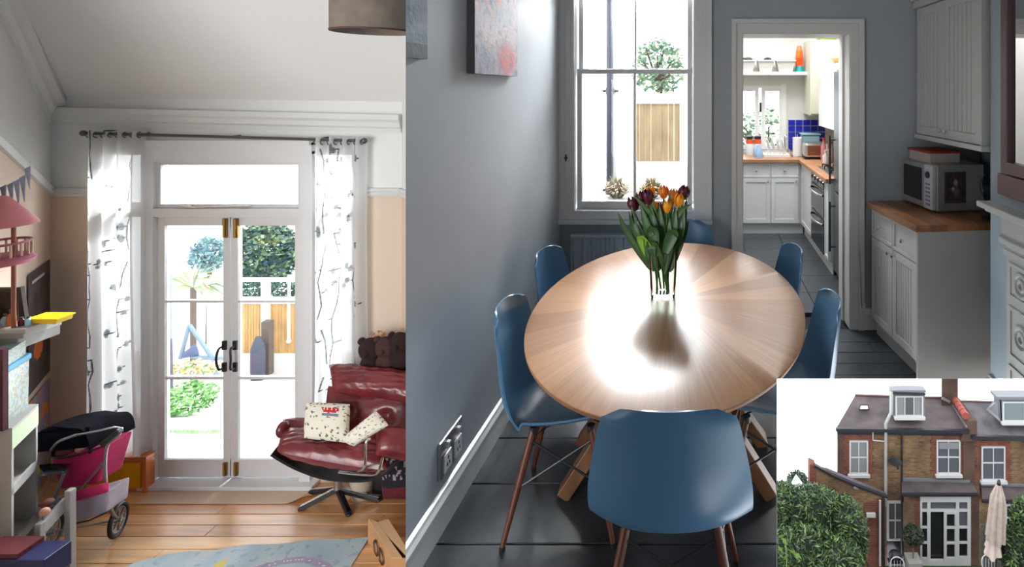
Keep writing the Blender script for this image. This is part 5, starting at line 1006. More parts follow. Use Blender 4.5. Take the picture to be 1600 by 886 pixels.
# pink doll house tower
dh = mthing('toy_tower', 'pink toy castle tower with pointed roof and balcony on the left mantel', 'toy', 12); pk = mat('toy_pink', rgb(184, 112, 118), .5); pk2 = mat('toy_dusky_pink', rgb(160, 92, 110), .5)
c0 = Vector((X_(4, 3.26), 3.26, 0)); rr = 38*3.26/F
MB().lathe([(rr, Z_(352, 3.26)), (rr*.95, Z_(348, 3.26)), (rr*.45, Z_(322, 3.26)), (rr*.18, Z_(308, 3.26)), (.001, Z_(305, 3.26)), (.001, Z_(352, 3.26)), (rr, Z_(352, 3.26))], c0, 26).build('roof', pk, dh, smooth=True)
rb = 29*3.26/F; MB().lathe([(.001, Z_(412, 3.26)), (rb*1.1, Z_(412, 3.26)), (rb*1.2, Z_(406, 3.26)), (rb, Z_(400, 3.26)), (.001, Z_(400, 3.26))], c0, 26).build('balcony_floor', pk2, dh, smooth=True)
bal = MB().torus(c0+Vector((0, 0, Z_(379, 3.26))), rb, .008, None, 28, 6).build('balcony_rail', pk2, dh, smooth=True)
for k in range(16): a = k*PI/8; MB().tube([c0+Vector((rb*math.cos(a), rb*math.sin(a), Z_(400, 3.26))), c0+Vector((rb*math.cos(a), rb*math.sin(a), Z_(379, 3.26)))], .006, 6).build('baluster', mat('baluster_cream', rgb(190, 160, 140), .6), bal)
wd = mat('toy_wood_post', rgb(130, 72, 50), .5)
for dx in (-.09, .092): MB().tube([c0+Vector((dx, -.02, zm)), c0+Vector((dx, -.02, Z_(350, 3.26)))], .0105, 10).build('post', wd, dh, smooth=True)
# posters on the canted wall
def poster(label, tA, tB, za, zb, fn_, up_slope=0, m_='poster_print'):
    t = thing('poster', label, 'poster', wp((tA+tB)/2, (za+zb)/2, .01))
    MB().grid(lambda u, v: wp(tA+(tB-tA)*u, za+(zb-za)*v, .008), 26, 40, thick=.002, cfn=fn_).build('sheet', mat(m_, (.5, .5, .5), .6, attr=True), t)
def tpx(x):   # wall position seen at picture column x
    k = (x-PX)/F; d = B_-A_; return (k*A_.y-A_.x)/(d.x-k*d.y)
def wpx(t, y): p = A_+(B_-A_)*t; return Z_(y, p.y)
def pc1(u, v):
    c = mixc(rgb(54, 46, 48), rgb(80, 68, 66), .5+NZ.noise((u*5, v*9, 4)))
    if .90 < v < .93 and .15 < 1-u < .75: c = rgb(190, 185, 180)
    if math.hypot((u-.55)/.22, (v-.32)/.09) < 1: c = rgb(205, 100, 40)
    if math.hypot((u-.45)/.12, (v-.52)/.07) < 1: c = rgb(130, 60, 50)
    return c
tt0, tt1 = tpx(75), tpx(41); poster('dark poster with an orange glow pinned above the left mantel', tt0, tt1, wpx(tpx(58), 600), wpx(tpx(58), 418), pc1)
def pc2(u, v): c = mixc(rgb(120, 118, 160), rgb(150, 130, 150), .5+NZ.noise((u*4, v*5, 1))); n = NZ.noise((u*5, v*6, 9)); return mixc(c, rgb(205, 130, 60), n*4-.5) if n > .1 else mixc(c, rgb(150, 170, 60), -n*4-.8) if n < -.2 else c
poster('lilac and orange childs painting pinned below the left mantel', tt0, tt1, wpx(tpx(58), 770), wpx(tpx(58), 612), pc2)
# bunting
bt_ = thing('bunting', 'string of pale blue fabric pennants on the upper left wall', 'bunting', wp(.7, .9, .05))
pts = [(47, 258), (38, 274), (26, 284), (12, 290), (-4, 297)]; pm1 = mat('bunting_blue', rgb(130, 150, 178), .8, col2=rgb(165, 180, 200), vs=18)
PP = [q(x, y, 3.4) for x, y in pts]; MB().tube(beziers([q(47, 252, 3.42)]+PP, 5), .002, 5).build('cord', white, bt_)
BB = beziers(PP, 6)
for k, (x, y, w, h) in enumerate(((44, 262, 9, 34), (36, 276, 9, 40), (27, 282, 9, 42), (17, 287, 9, 34), (6, 291, 9, 34))):
    a = q(x-w/2-1, y+2, 3.4); b_ = q(x+w/2, y-3, 3.4); c = q(x+3, y+h, 3.39); MB().prism([a, b_, c], (0, -.003, 0)).build('pennant', pm1, bt_)
# ================================================================== GARDEN outside the French doors (falls away from the house)
gy = lambda y: Z_(y, 13.0)
Zg0, Zg1 = FZ-.12, Z_(590, 13.2); pale = mat('pale_garden_paving', (.60, .60, .58), .85, var=.06, vs=2)  # even pale base colour for the sloping garden paving
def gz(Y): return Zg0+(Zg1-Zg0)*(Y-4.4)/(13.2-4.4)
st(MB().prism([(-14, 4.35, gz(4.35)), (-14, 14.0, gz(14.0)), (-1.5, 14.0, gz(14.0)), (-1.5, 4.35, gz(4.35))], (0, 0, -.1)), 'ground_garden', pale, cut=False)
gf = thing('garden_fence', 'honey coloured board fence with white posts beyond the playroom doors', 'fence', (X_(415, 13), 13.2, gz(13.2))); fw2 = mat('cedar_board', (.46, .27, .10), .8, var=.3, vs=2.5, stretch=(3, 3, .5))
def fboards(x0, x1, n, ya, yb):
    for i in range(n): a = X_(x0+(x1-x0)*i/n, 13.2); b = X_(x0+(x1-x0)*(i+1)/n, 13.2); MB().box(a+.004, b-.004, 13.2, 13.23+.02*(i % 2), Z_(yb, 13.2), Z_(ya, 13.2)).build('board', fw2, gf)
fboards(374, 410, 8, 474, 552); fboards(420, 470, 10, 474, 552); 
for x in (414, 330): MB().box(X_(x-4, 13.1), X_(x+4, 13.1), 13.05, 13.2, gz(13.1), Z_(436, 13.1)).build('post', white, gf)
MB().box(X_(300, 13.1), X_(600, 13.1), 13.08, 13.16, Z_(440, 13.1), Z_(435, 13.1)).build('trellis_rail', white, gf); MB().box(X_(300, 13.1), X_(600, 13.1), 13.08, 13.2, Z_(474, 13.1), Z_(466, 13.1)).build('trellis_rail', white, gf)
MB().box(X_(180, 13.2), X_(600, 13.2), 13.2, 13.3, gz(13.2), Z_(552, 13.2)).build('gravel_board', pale, gf)
MB().tube([q(452, 430, 12.9), q(451, 530, 12.9)], .03, 8).ball(q(451, 533, 12.9), .05, 10, 7).build('hanging_lamp_pole', white, gf)
ob = thing('gas_bottle', 'slate blue gas bottle standing by the honey coloured fence', 'bottle', q(403, 555, 12.6)); c = q(403, 0, 12.5); c.z = gz(12.5); MB().lathe([(.001, 0), (.13, .02), (.14, .3), (.14, .75), (.09, .9), (.05, 1.0), (.001, 1.0)], c, 18).build('cylinder_body', mat('slate_blue_paint', (.045, .055, .085), .6), ob, smooth=True); MB().box(c.x-.09, c.x+.09, c.y+.2, c.y+.35, c.z, c.z+1.25).build('bark_post', mat('bark', (.10, .08, .065), .9), ob)
tc_ = [rgb(60, 98, 100), rgb(84, 122, 96), rgb(110, 142, 98), rgb(52, 84, 96), rgb(130, 158, 122)]
tree('large blue green tree beyond the fence, right hand door', q(414, 396, 15.5), (.92, .6, .95), 3800, .17, tc_, gz(15.5)-.2)
tree('smaller pale tree beyond the fence, seen in the left hand door', q(325, 398, 16), (.45, .4, .55), 800, .15, [rgb(120, 165, 180), rgb(150, 185, 180), rgb(100, 150, 165)], gz(16)-.2)
tree('dark shrub behind the trellis above the fence', q(395, 455, 13.8), (.42, .2, .28), 700, .1, tc_[:2], gz(13.8), 'garden_shrub', False, 'shrub')
tree('dark shrub behind the right end of the trellis', q(445, 455, 13.8), (.42, .2, .28), 700, .1, tc_[:2], gz(13.8), 'garden_shrub', False, 'shrub')
cy = thing('cordyline', 'spiky pale palm like cordyline seen through the left door', 'plant', q(300, 600, 11)); m = MB(); cc = q(302, 450, 11)
for k in range(90):
    a = random.uniform(-.4, PI+.4); e = cc+Vector((math.cos(a)*.62, random.uniform(-.4, .4), math.sin(a)*.55-.12))*1.0; mid = cc.lerp(e, .5)+Vector((0, 0, .12)); s = Vector((.02, 0, .02))
    m.add([cc, mid+s, e, mid-s], [(0, 1, 2, 3)], random.choice([rgb(170, 185, 150), rgb(120, 150, 110), rgb(200, 205, 190), rgb(190, 160, 140)]))
m.build('leaf_blades', lf, cy, kind='stuff'); MB().tube([(cc.x, cc.y, gz(11)), cc], .05).build('trunk', MATS['bark'], cy)
bl = mat('pale_blue_frame', (.11, .17, .24), .5)
sw_ = thing('garden_swing', 'pale blue garden swing frame with a blue seat seen through the left door', 'swing', q(305, 570, 9)); m = MB(); Y = 9.0
for a, b in (((296, 508), (345, 578)), ((296, 508), (282, 560)), ((300, 558), (350, 560)), ((322, 570), (345, 590))): m.tube([q(*a, Y), q(*b, Y)], .03, 8)
m.build('frame', bl, sw_); MB().pad(q(284, 552, Y), q(306, 536, Y), q(312, 556, Y), q(286, 560, Y), .06, 10).build('seat', mat('swing_blue', (.045, .07, .15), .5), sw_, smooth=180)
pp = thing('parasol_pole', 'thin blue pole standing in the flower bed, left door', 'pole', q(265, 590, 8)); MB().tube([(X_(265, 8), 8, gz(8)), q(265, 428, 8)], .022, 8).build('upper_pole', bl, pp); MB().tube([(X_(265, 8), 8, gz(8)), q(264, 530, 8)], .04, 8).build('lower_sleeve', mat('slate_blue_paint', (.1, .1, .1)), pp)
fls = thing('flower_bed', 'low bed of orange and white flowers with green leaves, left door', 'flowers', q(300, 590, 8)); m = MB()
for k in range(9): m.leaves(q(262+k*9, 582-5*(k % 3), 8.2), (.12, .12, .10), 60, .06, [rgb(235, 150, 90), rgb(250, 240, 220), rgb(120, 160, 90), rgb(80, 130, 90), rgb(240, 190, 130)])
m.build('blooms', lf, fls, kind='stuff')
tree('low round green bush on the lawn, lower pane of the left door', q(295, 622, 7.5), (.34, .3, .2), 900, .07, [rgb(60, 120, 50), rgb(100, 160, 80), rgb(140, 190, 120)], gz(7.5), 'garden_shrub', False, 'shrub')
lawn = thing('lawn_patch', 'thin strip of grass edging the pale paving outside the left door', 'grass', q(295, 685, 6.3)); m = MB()
for k in range(500):
    x = random.uniform(258, 345); Y = random.uniform(6.1, 6.3); p = Vector((X_(x, Y), Y, gz(Y))); m.add([p-Vector((.006, 0, 0)), p+Vector((.006, 0, 0)), p+Vector((random.uniform(-.02, .02), 0, random.uniform(.02, .045)))], [(0, 1, 2)], random.choice([rgb(110, 160, 100), rgb(150, 190, 140)]))
m.build('blades', lf, lawn, kind='stuff')
for o in [bpy.data.objects[k_] for k_ in bpy.data.objects.keys() if k_ not in _n0]:
    if not o.get('_cutme'): o['_left'] = 1
# ================================================================== THE BRICK HOUSE, seen from its garden, far below and beyond the dining room
_n1 = set(bpy.data.objects.keys()); HY = 23.0
def brickmat(name, c1, c2, mortar, sc=1.0):
    m = bpy.data.materials.new(name); m.use_nodes = True; nt = m.node_tree; N = nt.nodes; L = nt.links; b = N['Principled BSDF']; b.inputs['Roughness'].default_value = .9; b.inputs['Specular IOR Level'].default_value = .2
    tc = N.new('ShaderNodeTexCoord'); s = N.new('ShaderNodeSeparateXYZ'); c = N.new('ShaderNodeCombineXYZ'); L.new(tc.outputs['Object'], s.inputs[0]); ad = N.new('ShaderNodeMath'); L.new(s.outputs[0], ad.inputs[0]); L.new(s.outputs[1], ad.inputs[1]); L.new(ad.outputs[0], c.inputs[0]); L.new(s.outputs[2], c.inputs[1])
    br = N.new('ShaderNodeTexBrick'); L.new(c.outputs[0], br.inputs[0]); br.inputs['Scale'].default_value = sc
    br.inputs['Brick Width'].default_value = .225; br.inputs['Row Height'].default_value = .085; br.inputs['Mortar Size'].default_value = .013; br.inputs['Bias'].default_value = -.1
    br.inputs['Color1'].default_value = (*c1, 1); br.inputs['Color2'].default_value = (*c2, 1); br.inputs['Mortar'].default_value = (*mortar, 1)
    nz = N.new('ShaderNodeTexNoise'); nz.inputs['Scale'].default_value = .9; nz.inputs['Detail'].default_value = 6; L.new(tc.outputs['Object'], nz.inputs[0]); rp = N.new('ShaderNodeValToRGB'); rp.color_ramp.elements[0].position = .3; rp.color_ramp.elements[1].position = .7; rp.color_ramp.elements[0].color = (.5, .48, .5, 1); rp.color_ramp.elements[1].color = (1.25, 1.18, 1.05, 1); L.new(nz.outputs[0], rp.inputs[0])
    mx = N.new('ShaderNodeMix'); mx.data_type = 'RGBA'; mx.blend_type = 'MULTIPLY'; mx.inputs[0].default_value = 1; L.new(br.outputs[0], mx.inputs[6]); L.new(rp.outputs[0], mx.inputs[7]); L.new(mx.outputs[2], b.inputs['Base Color']); return m
def e_(r, g, b, k=.42): return tuple(v*k for v in rgb(r, g, b))
stock = brickmat('yellow_stock_brick', e_(158, 126, 90, .62), e_(124, 92, 72, .58), e_(144, 130, 114, .55)); red = brickmat('red_brick', e_(160, 92, 72, .5), e_(132, 78, 68, .5), e_(140, 112, 102, .5)); dkb = brickmat('sooty_brick', e_(120, 88, 80, .55), e_(110, 92, 74, .55), e_(100, 90, 86, .55))
slt = mat('roof_slates', e_(122, 106, 108), .75, var=.3, vs=1.1, col2=e_(74, 62, 66), bump=.3, bs=9, stretch=(1, 1, 3)); slt2 = mat('grey_roof_slates', e_(134, 126, 132), .7, col2=e_(92, 86, 94), vs=2, bump=.3, bs=9)
ws = mat('house_white_paint', (.42, .42, .425), .5); lead = mat('lead_grey', e_(150, 152, 160), .6); gut = mat('gutter_black', e_(42, 42, 52), .5); hg = mat('house_window_glass', e_(108, 112, 120, .5), .15); hgd = mat('house_dark_glass', (.010, .011, .013), .2); net = mat('net_curtain', (.16, .165, .175), .9)
GZ = Z_(884, 22.3)
hs = thing('terraced_house', 'brick terraced house with slate roof and a dormer in the middle of the inset view', 'house', q(1410, 884, 23)); 
def fp_(x0, x1, ytop, ybot, Y0, Y1, name, m_, par): # walls whose returns follow the plan
    a = q(x0, ytop, Y0); b = q(x1, ytop, Y0); zb = Z_(ybot, Y0); c = Vector((X_(x1, Y1), Y1, zb)); d = Vector((X_(x0, Y1), Y1, zb)); return MB().prism([Vector((a.x, Y0, zb)), Vector((b.x, Y0, zb)), c, d], (0, 0, a.z-zb)).build(name, m_, par)
fp_(1308, 1513, 671, 890, HY, HY+.3, 'wall', stock, hs)
fp_(1308, 1323, 670, 760, HY-.02, HY, 'sooty_corner', dkb, hs)
def roofp(pts, m_, par, name='roof', th=.08): return MB().prism(pts, (0, 0, -th)).build(name, m_, par)
rY = HY+1.35
roofp([q(1306, 670, HY-.15), q(1515, 672, HY-.15), q(1497, 623, rY), q(1336, 618, rY)], slt, hs)
roofp([q(1336, 618, rY), q(1497, 623, rY), q(1497, 650, rY+1.2), q(1336, 650, rY+1.2)], slt, hs, 'rear_roof')
MB().tube([q(1336, 617.5, rY), q(1497, 622.5, rY)], .05, 8).build('ridge_tiles', mat('ridge_brown', e_(120, 84, 80), .5), hs)
MB().beam(q(1306, 671, HY-.2), q(1514, 674, HY-.2), .12, .13).build('gutter', gut, hs); MB().beam(q(1308, 676, HY-.05), q(1511, 679, HY-.05), .06, .10).build('fascia', gut, hs)
sk = MB().prism([q(1342, 641, HY+.55), q(1358, 641, HY+.55), q(1357, 633, HY+.75), q(1343, 633, HY+.75)], (0, -.03, .06)).build('skylight', gut, hs); MB().prism([q(1344, 639.5, HY+.5), q(1356, 639.5, HY+.5), q(1355, 635, HY+.65), q(1345, 635, HY+.65)], (0, -.02, .04)).build('pane', mat('sky_glass', (.6, .6, .62), .2), sk)
# dormer
def hsash(par, x0, x1, y0, y1, Y, glass_=hg, nx=2, rows_=(.5,), curt=None, name='window', sill=True, fr=.06, arch=False, surround=True):
    a, b = X_(x0, Y), X_(x1, Y); t_, bo = Z_(y0, Y), Z_(y1, Y); m = MB(); d = .09; Ya = Y-.05
    m.box(a, a+fr, Ya, Y+d, bo, t_).box(b-fr, b, Ya, Y+d, bo, t_).box(a, b, Ya, Y+d, t_-fr, t_).box(a, b, Ya, Y+d, bo, bo+fr)
    for k in range(1, nx): xm = a+(b-a)*k/nx; m.box(xm-.02, xm+.02, Ya+.01, Y+d, bo, t_)
    for r_ in rows_: zz = t_-(t_-bo)*r_; m.box(a, b, Ya+.005, Y+d, zz-.025, zz+.025)
    o = m.build(name, ws, par)
    zs_ = [t_-fr]+[t_-(t_-bo)*r_ for r_ in rows_]+[bo+fr]
    for k in range(nx):
        for z1, z0 in zip(zs_, zs_[1:]): xa, xb = a+(b-a)*k/nx+.02, a+(b-a)*(k+1)/nx-.02; MB().box(xa, xb, Y-.015, Y-.005, z0+.02, z1-.02).build('pane', glass_, o)
    if curt:
        for xa, xb in curt: MB().box(a+(b-a)*xa, a+(b-a)*xb, Y-.02, Y-.012, bo+.06, t_-.06).build('net_curtain', net, o)
    if sill: MB().box(a-.06, b+.06, Y-.12, Y+.02, bo-.11, bo).build('sill', ws, par)
    return o
def surround(par, x0, x1, y0, y1, Y, w=7, top=9):
    MB().box(X_(x0-w, Y), X_(x1+w, Y), Y-.025, Y, Z_(y0, Y), Z_(y0-top, Y)).box(X_(x0-w, Y), X_(x0, Y), Y-.025, Y, Z_(y1, Y), Z_(y0, Y)).box(X_(x1, Y), X_(x1+w, Y), Y-.025, Y, Z_(y1, Y), Z_(y0, Y)).build('brick_surround', red, par)
    k = 0; zz = Z_(y1, Y)
    while zz < Z_(y0, Y)-.1:
        if k % 2 == 0:
            for xa, xb in ((X_(x0-w-2.5, Y), X_(x0-w, Y)), (X_(x1+w, Y), X_(x1+w+2.5, Y))): MB().box(xa, xb, Y-.022, Y, zz, zz+.15).build('brick_quoin', red, par)
        zz += .16; k += 1
dY = HY+.1; MB().prism([q(1396, 652, dY), q(1445, 652, dY), q(1445, 615, dY), q(1396, 615, dY)], (0, .55, 0)).build('dormer', lead, hs)
MB().prism([q(1393, 612, dY-.1), q(1447, 614, dY-.1), q(1447, 610, dY-.1), q(1420, 609.5, dY-.1), q(1393, 610, dY-.1)], (0, .35, 0)).build('dormer_roof', lead, hs); MB().beam(q(1394, 614, dY-.12), q(1446, 616, dY-.12), .06, .07).build('dormer_gutter', gut, hs)
dw = hsash(hs, 1399, 1442, 618, 650, dY-.02, hg, 3, (), ((.04, .30), (.70, .96)), 'dormer_window', True)
# sash windows and their red brick surrounds
surround(hs, 1327, 1356, 688, 740, HY); hsash(hs, 1327, 1356, 688, 740, HY-.03, hg, 2, (.5,), ((.06, .94),))
surround(hs, 1463, 1500, 687, 740, HY, 7, 9); hsash(hs, 1463, 1500, 687, 740, HY-.03, hg, 2, (.5,)); MB().box(X_(1466, HY), X_(1497, HY), HY-.07, HY-.06, Z_(700, HY), Z_(690, HY)).build('roller_blind', net, hs)
hsash(hs, 1386, 1411, 783, 844, HY-.03, hg, 2, (.48,), None, 'window', False, .07)
fp_(1386, 1411, 845, 886, HY-.06, HY, 'dark_doorway', hgd, hs)
# satellite dish
sd = thing('satellite_dish', 'dark grey satellite dish on the brick wall', 'satellite dish', q(1399, 719, HY)); c = q(1398, 719, HY-.25); Rd = RZ(-.3)@RX(PI/2+.35); MB().lathe([(.001, .0), (.14, .02), (.27, .08)], c, 24, Rd, sx=1.0).lathe([(.27, .08), (.275, .075), (.14, .01), (.001, -.012)], c, 24, Rd).build('dish', mat('dish_grey', e_(70, 72, 80), .5), sd, smooth=True); MB().tube([c, c+Vector((0, .28, 0))], .025, 6).tube([c+Vector((0, 0, -.2)), c+Vector((.02, -.3, -.12))], .012, 6).box(c.x-.02, c.x+.05, c.y-.34, c.y-.28, c.z-.16, c.z-.08).build('arm', gut, sd)
# pipes
MB().tube([q(1393, 612, dY-.1), q(1392, 645, HY-.2), q(1384, 662, HY-.25), q(1384, 676, HY-.15), q(1384, 790, HY-.15)], .062, 8).build('soil_pipe', mat('pipe_pale_grey', e_(196, 196, 196, .5), .5), hs, smooth=True)
MB().tube([q(1364, 671, HY-.1), q(1364, 688, HY-.1), q(1384, 690, HY-.1)], .025, 6).build('overflow_pipe', ws, hs); MB().tube([q(1409, 672, HY-.08), q(1409, 886, HY-.08)], .045, 8).build('rainwater_pipe', gut, hs)
# chimney and party wall
ck = thing('chimney_stack', 'tall brick chimney stack rising from the party wall at the top of the inset view', 'chimney', q(1484, 640, rY)); fp_(1471, 1497, 560, 645, rY-.35, rY+.4, 'stack', dkb, ck); MB().beam(q(1472, 622, rY-.38), q(1484, 628, rY-.38), .08, .10).build('lead_flashing', lead, ck)
MB().prism([q(1486, 622, rY-.1), q(1513, 658, HY-.15), q(1513, 690, HY-.15), q(1500, 690, HY-.1), q(1484, 640, rY)], (.36, .0, 0)).build('party_parapet', dkb, hs)
pa, pb = q(1489, 620, rY-.1), q(1509, 650, HY-.1)
for k in range(5): MB().tube([pa.lerp(pb, k/5+.01), pa.lerp(pb, (k+1)/5)], [.14, .155], 10).build('coping_tile', mat('terracotta', e_(196, 92, 76), .7), hs, smooth=True)
MB().beam(q(1484, 626, rY-.12), q(1511, 668, HY-.2), .05, .06).build('parapet_flashing', lead, hs)
fp_(1505, 1523, 668, 886, HY-.06, HY+.3, 'party_wall', dkb, hs)
# lean-to roof over the french doors and the wall below
LYY = 22.35
roofp([q(1409, 772, LYY-.15), q(1528, 772, LYY-.15), q(1519, 752, HY+.02), q(1409, 749, HY+.02)], slt, hs, 'lean_to_roof', .06); MB().beam(q(1410, 773, LYY-.2), q(1528, 773, LYY-.2), .10, .10).build('lean_to_gutter', gut, hs); MB().beam(q(1409, 749, HY-.05), q(1515, 752, HY-.05), .06, .12).build('lead_flashing', lead, hs)
fp_(1412, 1437, 774, 890, LYY, HY, 'wall_pier', stock, hs); fp_(1430, 1438, 777, 890, LYY-.02, LYY, 'red_jamb', red, hs); fp_(1518, 1530, 774, 890, LYY, HY, 'wall_pier', dkb, hs); fp_(1512, 1519, 777, 890, LYY-.02, HY-.3, 'red_jamb', red, hs)
FD = lambda x0, x1, y0, y1, m_, o, Y=LYY-.06, d=.08: MB().box(X_(x0, Y), X_(x1, Y), Y, Y+d, Z_(y1, Y), Z_(y0, Y)).build(o[0], m_, o[1])
fdr = MB(); Y = LYY-.05
for x0, x1, y0, y1 in ((1438, 1441, 778, 881), (1449, 1454, 778, 881), (1494, 1499, 784, 881), (1512, 1517, 778, 881), (1438, 1517, 776, 785), (1438, 1517, 796, 800), (1438, 1517, 876, 886), (1441, 1449, 823, 826), (1441, 1449, 847, 850), (1499, 1512, 823, 826), (1499, 1512, 847, 850), (1441, 1449, 872, 880), (1499, 1512, 870, 880)): fdr.box(X_(x0, Y), X_(x1, Y), Y, Y+.1, Z_(y1, Y), Z_(y0, Y))
fo = fdr.build('garden_door_frame', ws, hs)
for x0, x1, y0, y1, g_ in ((1441, 1449, 785, 796, hg), (1454, 1494, 785, 796, hg), (1499, 1512, 785, 796, hg), (1441, 1449, 800, 823, hgd), (1441, 1449, 826, 847, hgd), (1441, 1449, 850, 872, hgd), (1499, 1512, 800, 823, hg), (1499, 1512, 826, 847, hgd), (1499, 1512, 850, 870, hgd)): FD(x0, x1, y0, y1, g_, ('pane', fo), LYY, .01)
FD(1454, 1476, 800, 878, hgd, ('dark_opening', fo), LYY+.1, .02)
dl_ = MB(); 
for x0, x1, y0, y1 in ((1475, 1479, 800, 878), (1492, 1495, 800, 878), (1475, 1495, 799, 803), (1475, 1495, 823, 826), (1475, 1495, 847, 850), (1475, 1495, 871, 878)): dl_.box(X_(x0, Y), X_(x1, Y), Y-.02, Y+.04, Z_(y1, Y), Z_(y0, Y))
dlo = dl_.build('door_leaf', ws, hs)
for y0, y1 in ((803, 823), (826, 847), (850, 871)): FD(1479, 1492, y0, y1, hgd, ('pane', dlo), LYY-.01, .01)
# side wing with sloping parapet
wg = thing('house_wing', 'low brick wing with a sloping parapet left of the house', 'house wing', q(1320, 884, 21.8)); WY = 21.8; P_ = [q(1265, 728, WY), q(1274, 729, WY), q(1300, 745, WY), q(1340, 762, WY), q(1378, 777, WY), q(1378, 892, WY), q(1265, 892, WY)]
MB().prism(P_, (.0, .15, 0)).build('wall', stock, wg); MB().prism([q(1265, 725, WY-.02), q(1275, 729, WY-.02), q(1275, 760, WY-.02), q(1265, 760, WY-.02)], (0, .4, 0)).build('red_end', red, wg)
MB().prism([q(1350, 786, WY-.02), q(1379, 779, WY-.02), q(1379, 892, WY-.02), q(1350, 892, WY-.02)], (0, .02, 0)).build('red_facing', red, wg)
m = MB(); C_s = [q(1272, 726, WY), q(1300, 742, WY), q(1340, 759, WY), q(1386, 776, WY)]
for a, b in zip(C_s, C_s[1:]): m.beam(a, b, .16, .07)
m.build('coping', gut, wg); MB().prism([q(1276, 728, WY+.12), q(1305, 744, WY+.12), q(1385, 773, WY+.3), q(1384, 769, WY+.9), q(1342, 758, WY+.8), q(1292, 731, WY+.3)], (0, 0, -.05)).build('roof', slt2, wg); MB().beam(q(1335, 762, WY-.1), q(1384, 773, HY-.3), .08, .08).build('gutter', lead, wg)
MB().box(X_(1353, WY), X_(1367, WY), WY-.1, WY-.02, Z_(806, WY), Z_(800, WY)).build('vent_cover', ws, wg); MB().box(X_(1346, WY), X_(1350, WY), WY-.06, WY, Z_(850, WY), Z_(815, WY)).build('window_edge', ws, wg); MB().tube([q(1375, 782, WY-.1), q(1375, 884, WY-.1)], .04, 8).build('pipe', ws, wg); MB().tube([q(1381, 780, WY-.1), q(1381, 884, WY-.1)], .06, 8).build('black_pipe', gut, wg)
# neighbour to the right
nb = thing('terraced_house', 'neighbouring brick house with grey slates at the right edge of the inset view', 'house', q(1570, 884, 23)); fp_(1523, 1680, 682, 892, HY, HY+1.3, 'wall', stock, nb)
roofp([q(1518, 681, HY-.15), q(1690, 686, HY-.15), q(1690, 632, rY), q(1500, 627, rY)], slt2, nb); MB().tube([q(1500, 627, rY), q(1690, 632, rY)], .05, 8).build('ridge_tiles', MATS['ridge_brown'], nb); MB().beam(q(1518, 683, HY-.2), q(1690, 688, HY-.2), .12, .15).build('gutter', gut, nb)
MB().prism([q(1564, 660, dY), q(1680, 662, dY), q(1680, 624, dY), q(1562, 624, dY)], (0, .5, 0)).build('dormer', lead, nb); MB().prism([q(1564, 660, dY), q(1562, 622, dY), q(1556, 622, dY+.6), q(1541, 640, dY+.8)], (.05, 0, 0)).build('dormer_cheek', mat('cheek_grey', e_(176, 180, 188, .5), .6), nb)
MB().box(X_(1557, dY-.1), X_(1690, dY-.1), dY-.12, dY+.4, Z_(624, dY-.1), Z_(620, dY-.1)).build('dormer_roof', lead, nb)
hsash(nb, 1566, 1634, 627, 658, dY-.02, mat('pale_reflecting_glass', (.15, .18, .19), .2), 2, (), None, 'dormer_window', True)
surround(nb, 1533, 1570, 697, 750, HY, 8, 9); hsash(nb, 1533, 1570, 697, 750, HY-.03, hg, 2, (.48,))
roofp([q(1535, 782, LYY-.15), q(1690, 785, LYY-.15), q(1690, 760, HY+.02), q(1533, 758, HY+.02)], slt, nb, 'lean_to_roof', .06); MB().beam(q(1535, 783, LYY-.2), q(1690, 786, LYY-.2), .10, .10).build('lean_to_gutter', gut, nb); MB().beam(q(1533, 757, HY-.05), q(1690, 760, HY-.05), .06, .10).build('lead_flashing', lead, nb)
fp_(1530, 1552, 784, 892, LYY, HY, 'wall_pier', stock, nb); hsash(nb, 1553, 1610, 786, 830, LYY-.05, hgd, 3, (.5,), None, 'garden_window', True, .1)
# garden things
st(MB().box(-1.0, 24, 1.25, 1.35, GZ, -.08), 'wall_light_block_below', mat('light_block_brick', (.10, .07, .055), .9, var=.2, vs=3), cut=False)  # unseen wall added to block light coming up through the floor opening
st(MB().box(-2, 22, 9, 22.3, GZ-.2, GZ), 'ground_house_garden', mat('house_lawn', e_(70, 90, 50), .95, var=.3, vs=2), cut=False)
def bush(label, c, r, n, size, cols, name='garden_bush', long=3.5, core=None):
    t = thing(name, label, 'bush', (c.x, c.y, GZ)); MB().ball(c, [k*.80 for k in r], 20, 12).build('shaded_core', mat('bush_shade_core', e_(30, 44, 22), .95, bump=1, bs=6), t, smooth=True, kind='stuff'); o = MB().leaves(c, r, n, size, cols, .72, .9, long); o.build('foliage', lf, t, kind='stuff')  # dark ball added inside each bush, inner shade put into its colour
    MB().tube([(c.x, c.y, min(GZ, c.z-3)), (c.x, c.y, c.z)], .09, 8).build('trunk', MATS['bark'], t)
gb = [e_(*c) for c in ((104, 138, 66), (76, 112, 52), (44, 72, 36), (130, 162, 82), (26, 44, 24), (88, 126, 60), (30, 52, 28))]
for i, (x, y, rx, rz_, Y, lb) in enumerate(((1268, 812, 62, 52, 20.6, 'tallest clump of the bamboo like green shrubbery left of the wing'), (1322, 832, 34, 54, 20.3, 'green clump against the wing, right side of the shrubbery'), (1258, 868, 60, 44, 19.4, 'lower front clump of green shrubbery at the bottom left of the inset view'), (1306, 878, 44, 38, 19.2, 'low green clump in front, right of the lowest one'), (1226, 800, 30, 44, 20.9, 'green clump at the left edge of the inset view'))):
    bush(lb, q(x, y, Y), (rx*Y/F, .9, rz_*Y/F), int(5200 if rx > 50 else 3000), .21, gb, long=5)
bush('small distant tree beside the white gable', q(1246, 757, 29), (18*29/F, .5, 20*29/F), 900, .16, [e_(90, 120, 90), e_(70, 98, 78), e_(54, 80, 60)], 'garden_tree', 1.8)
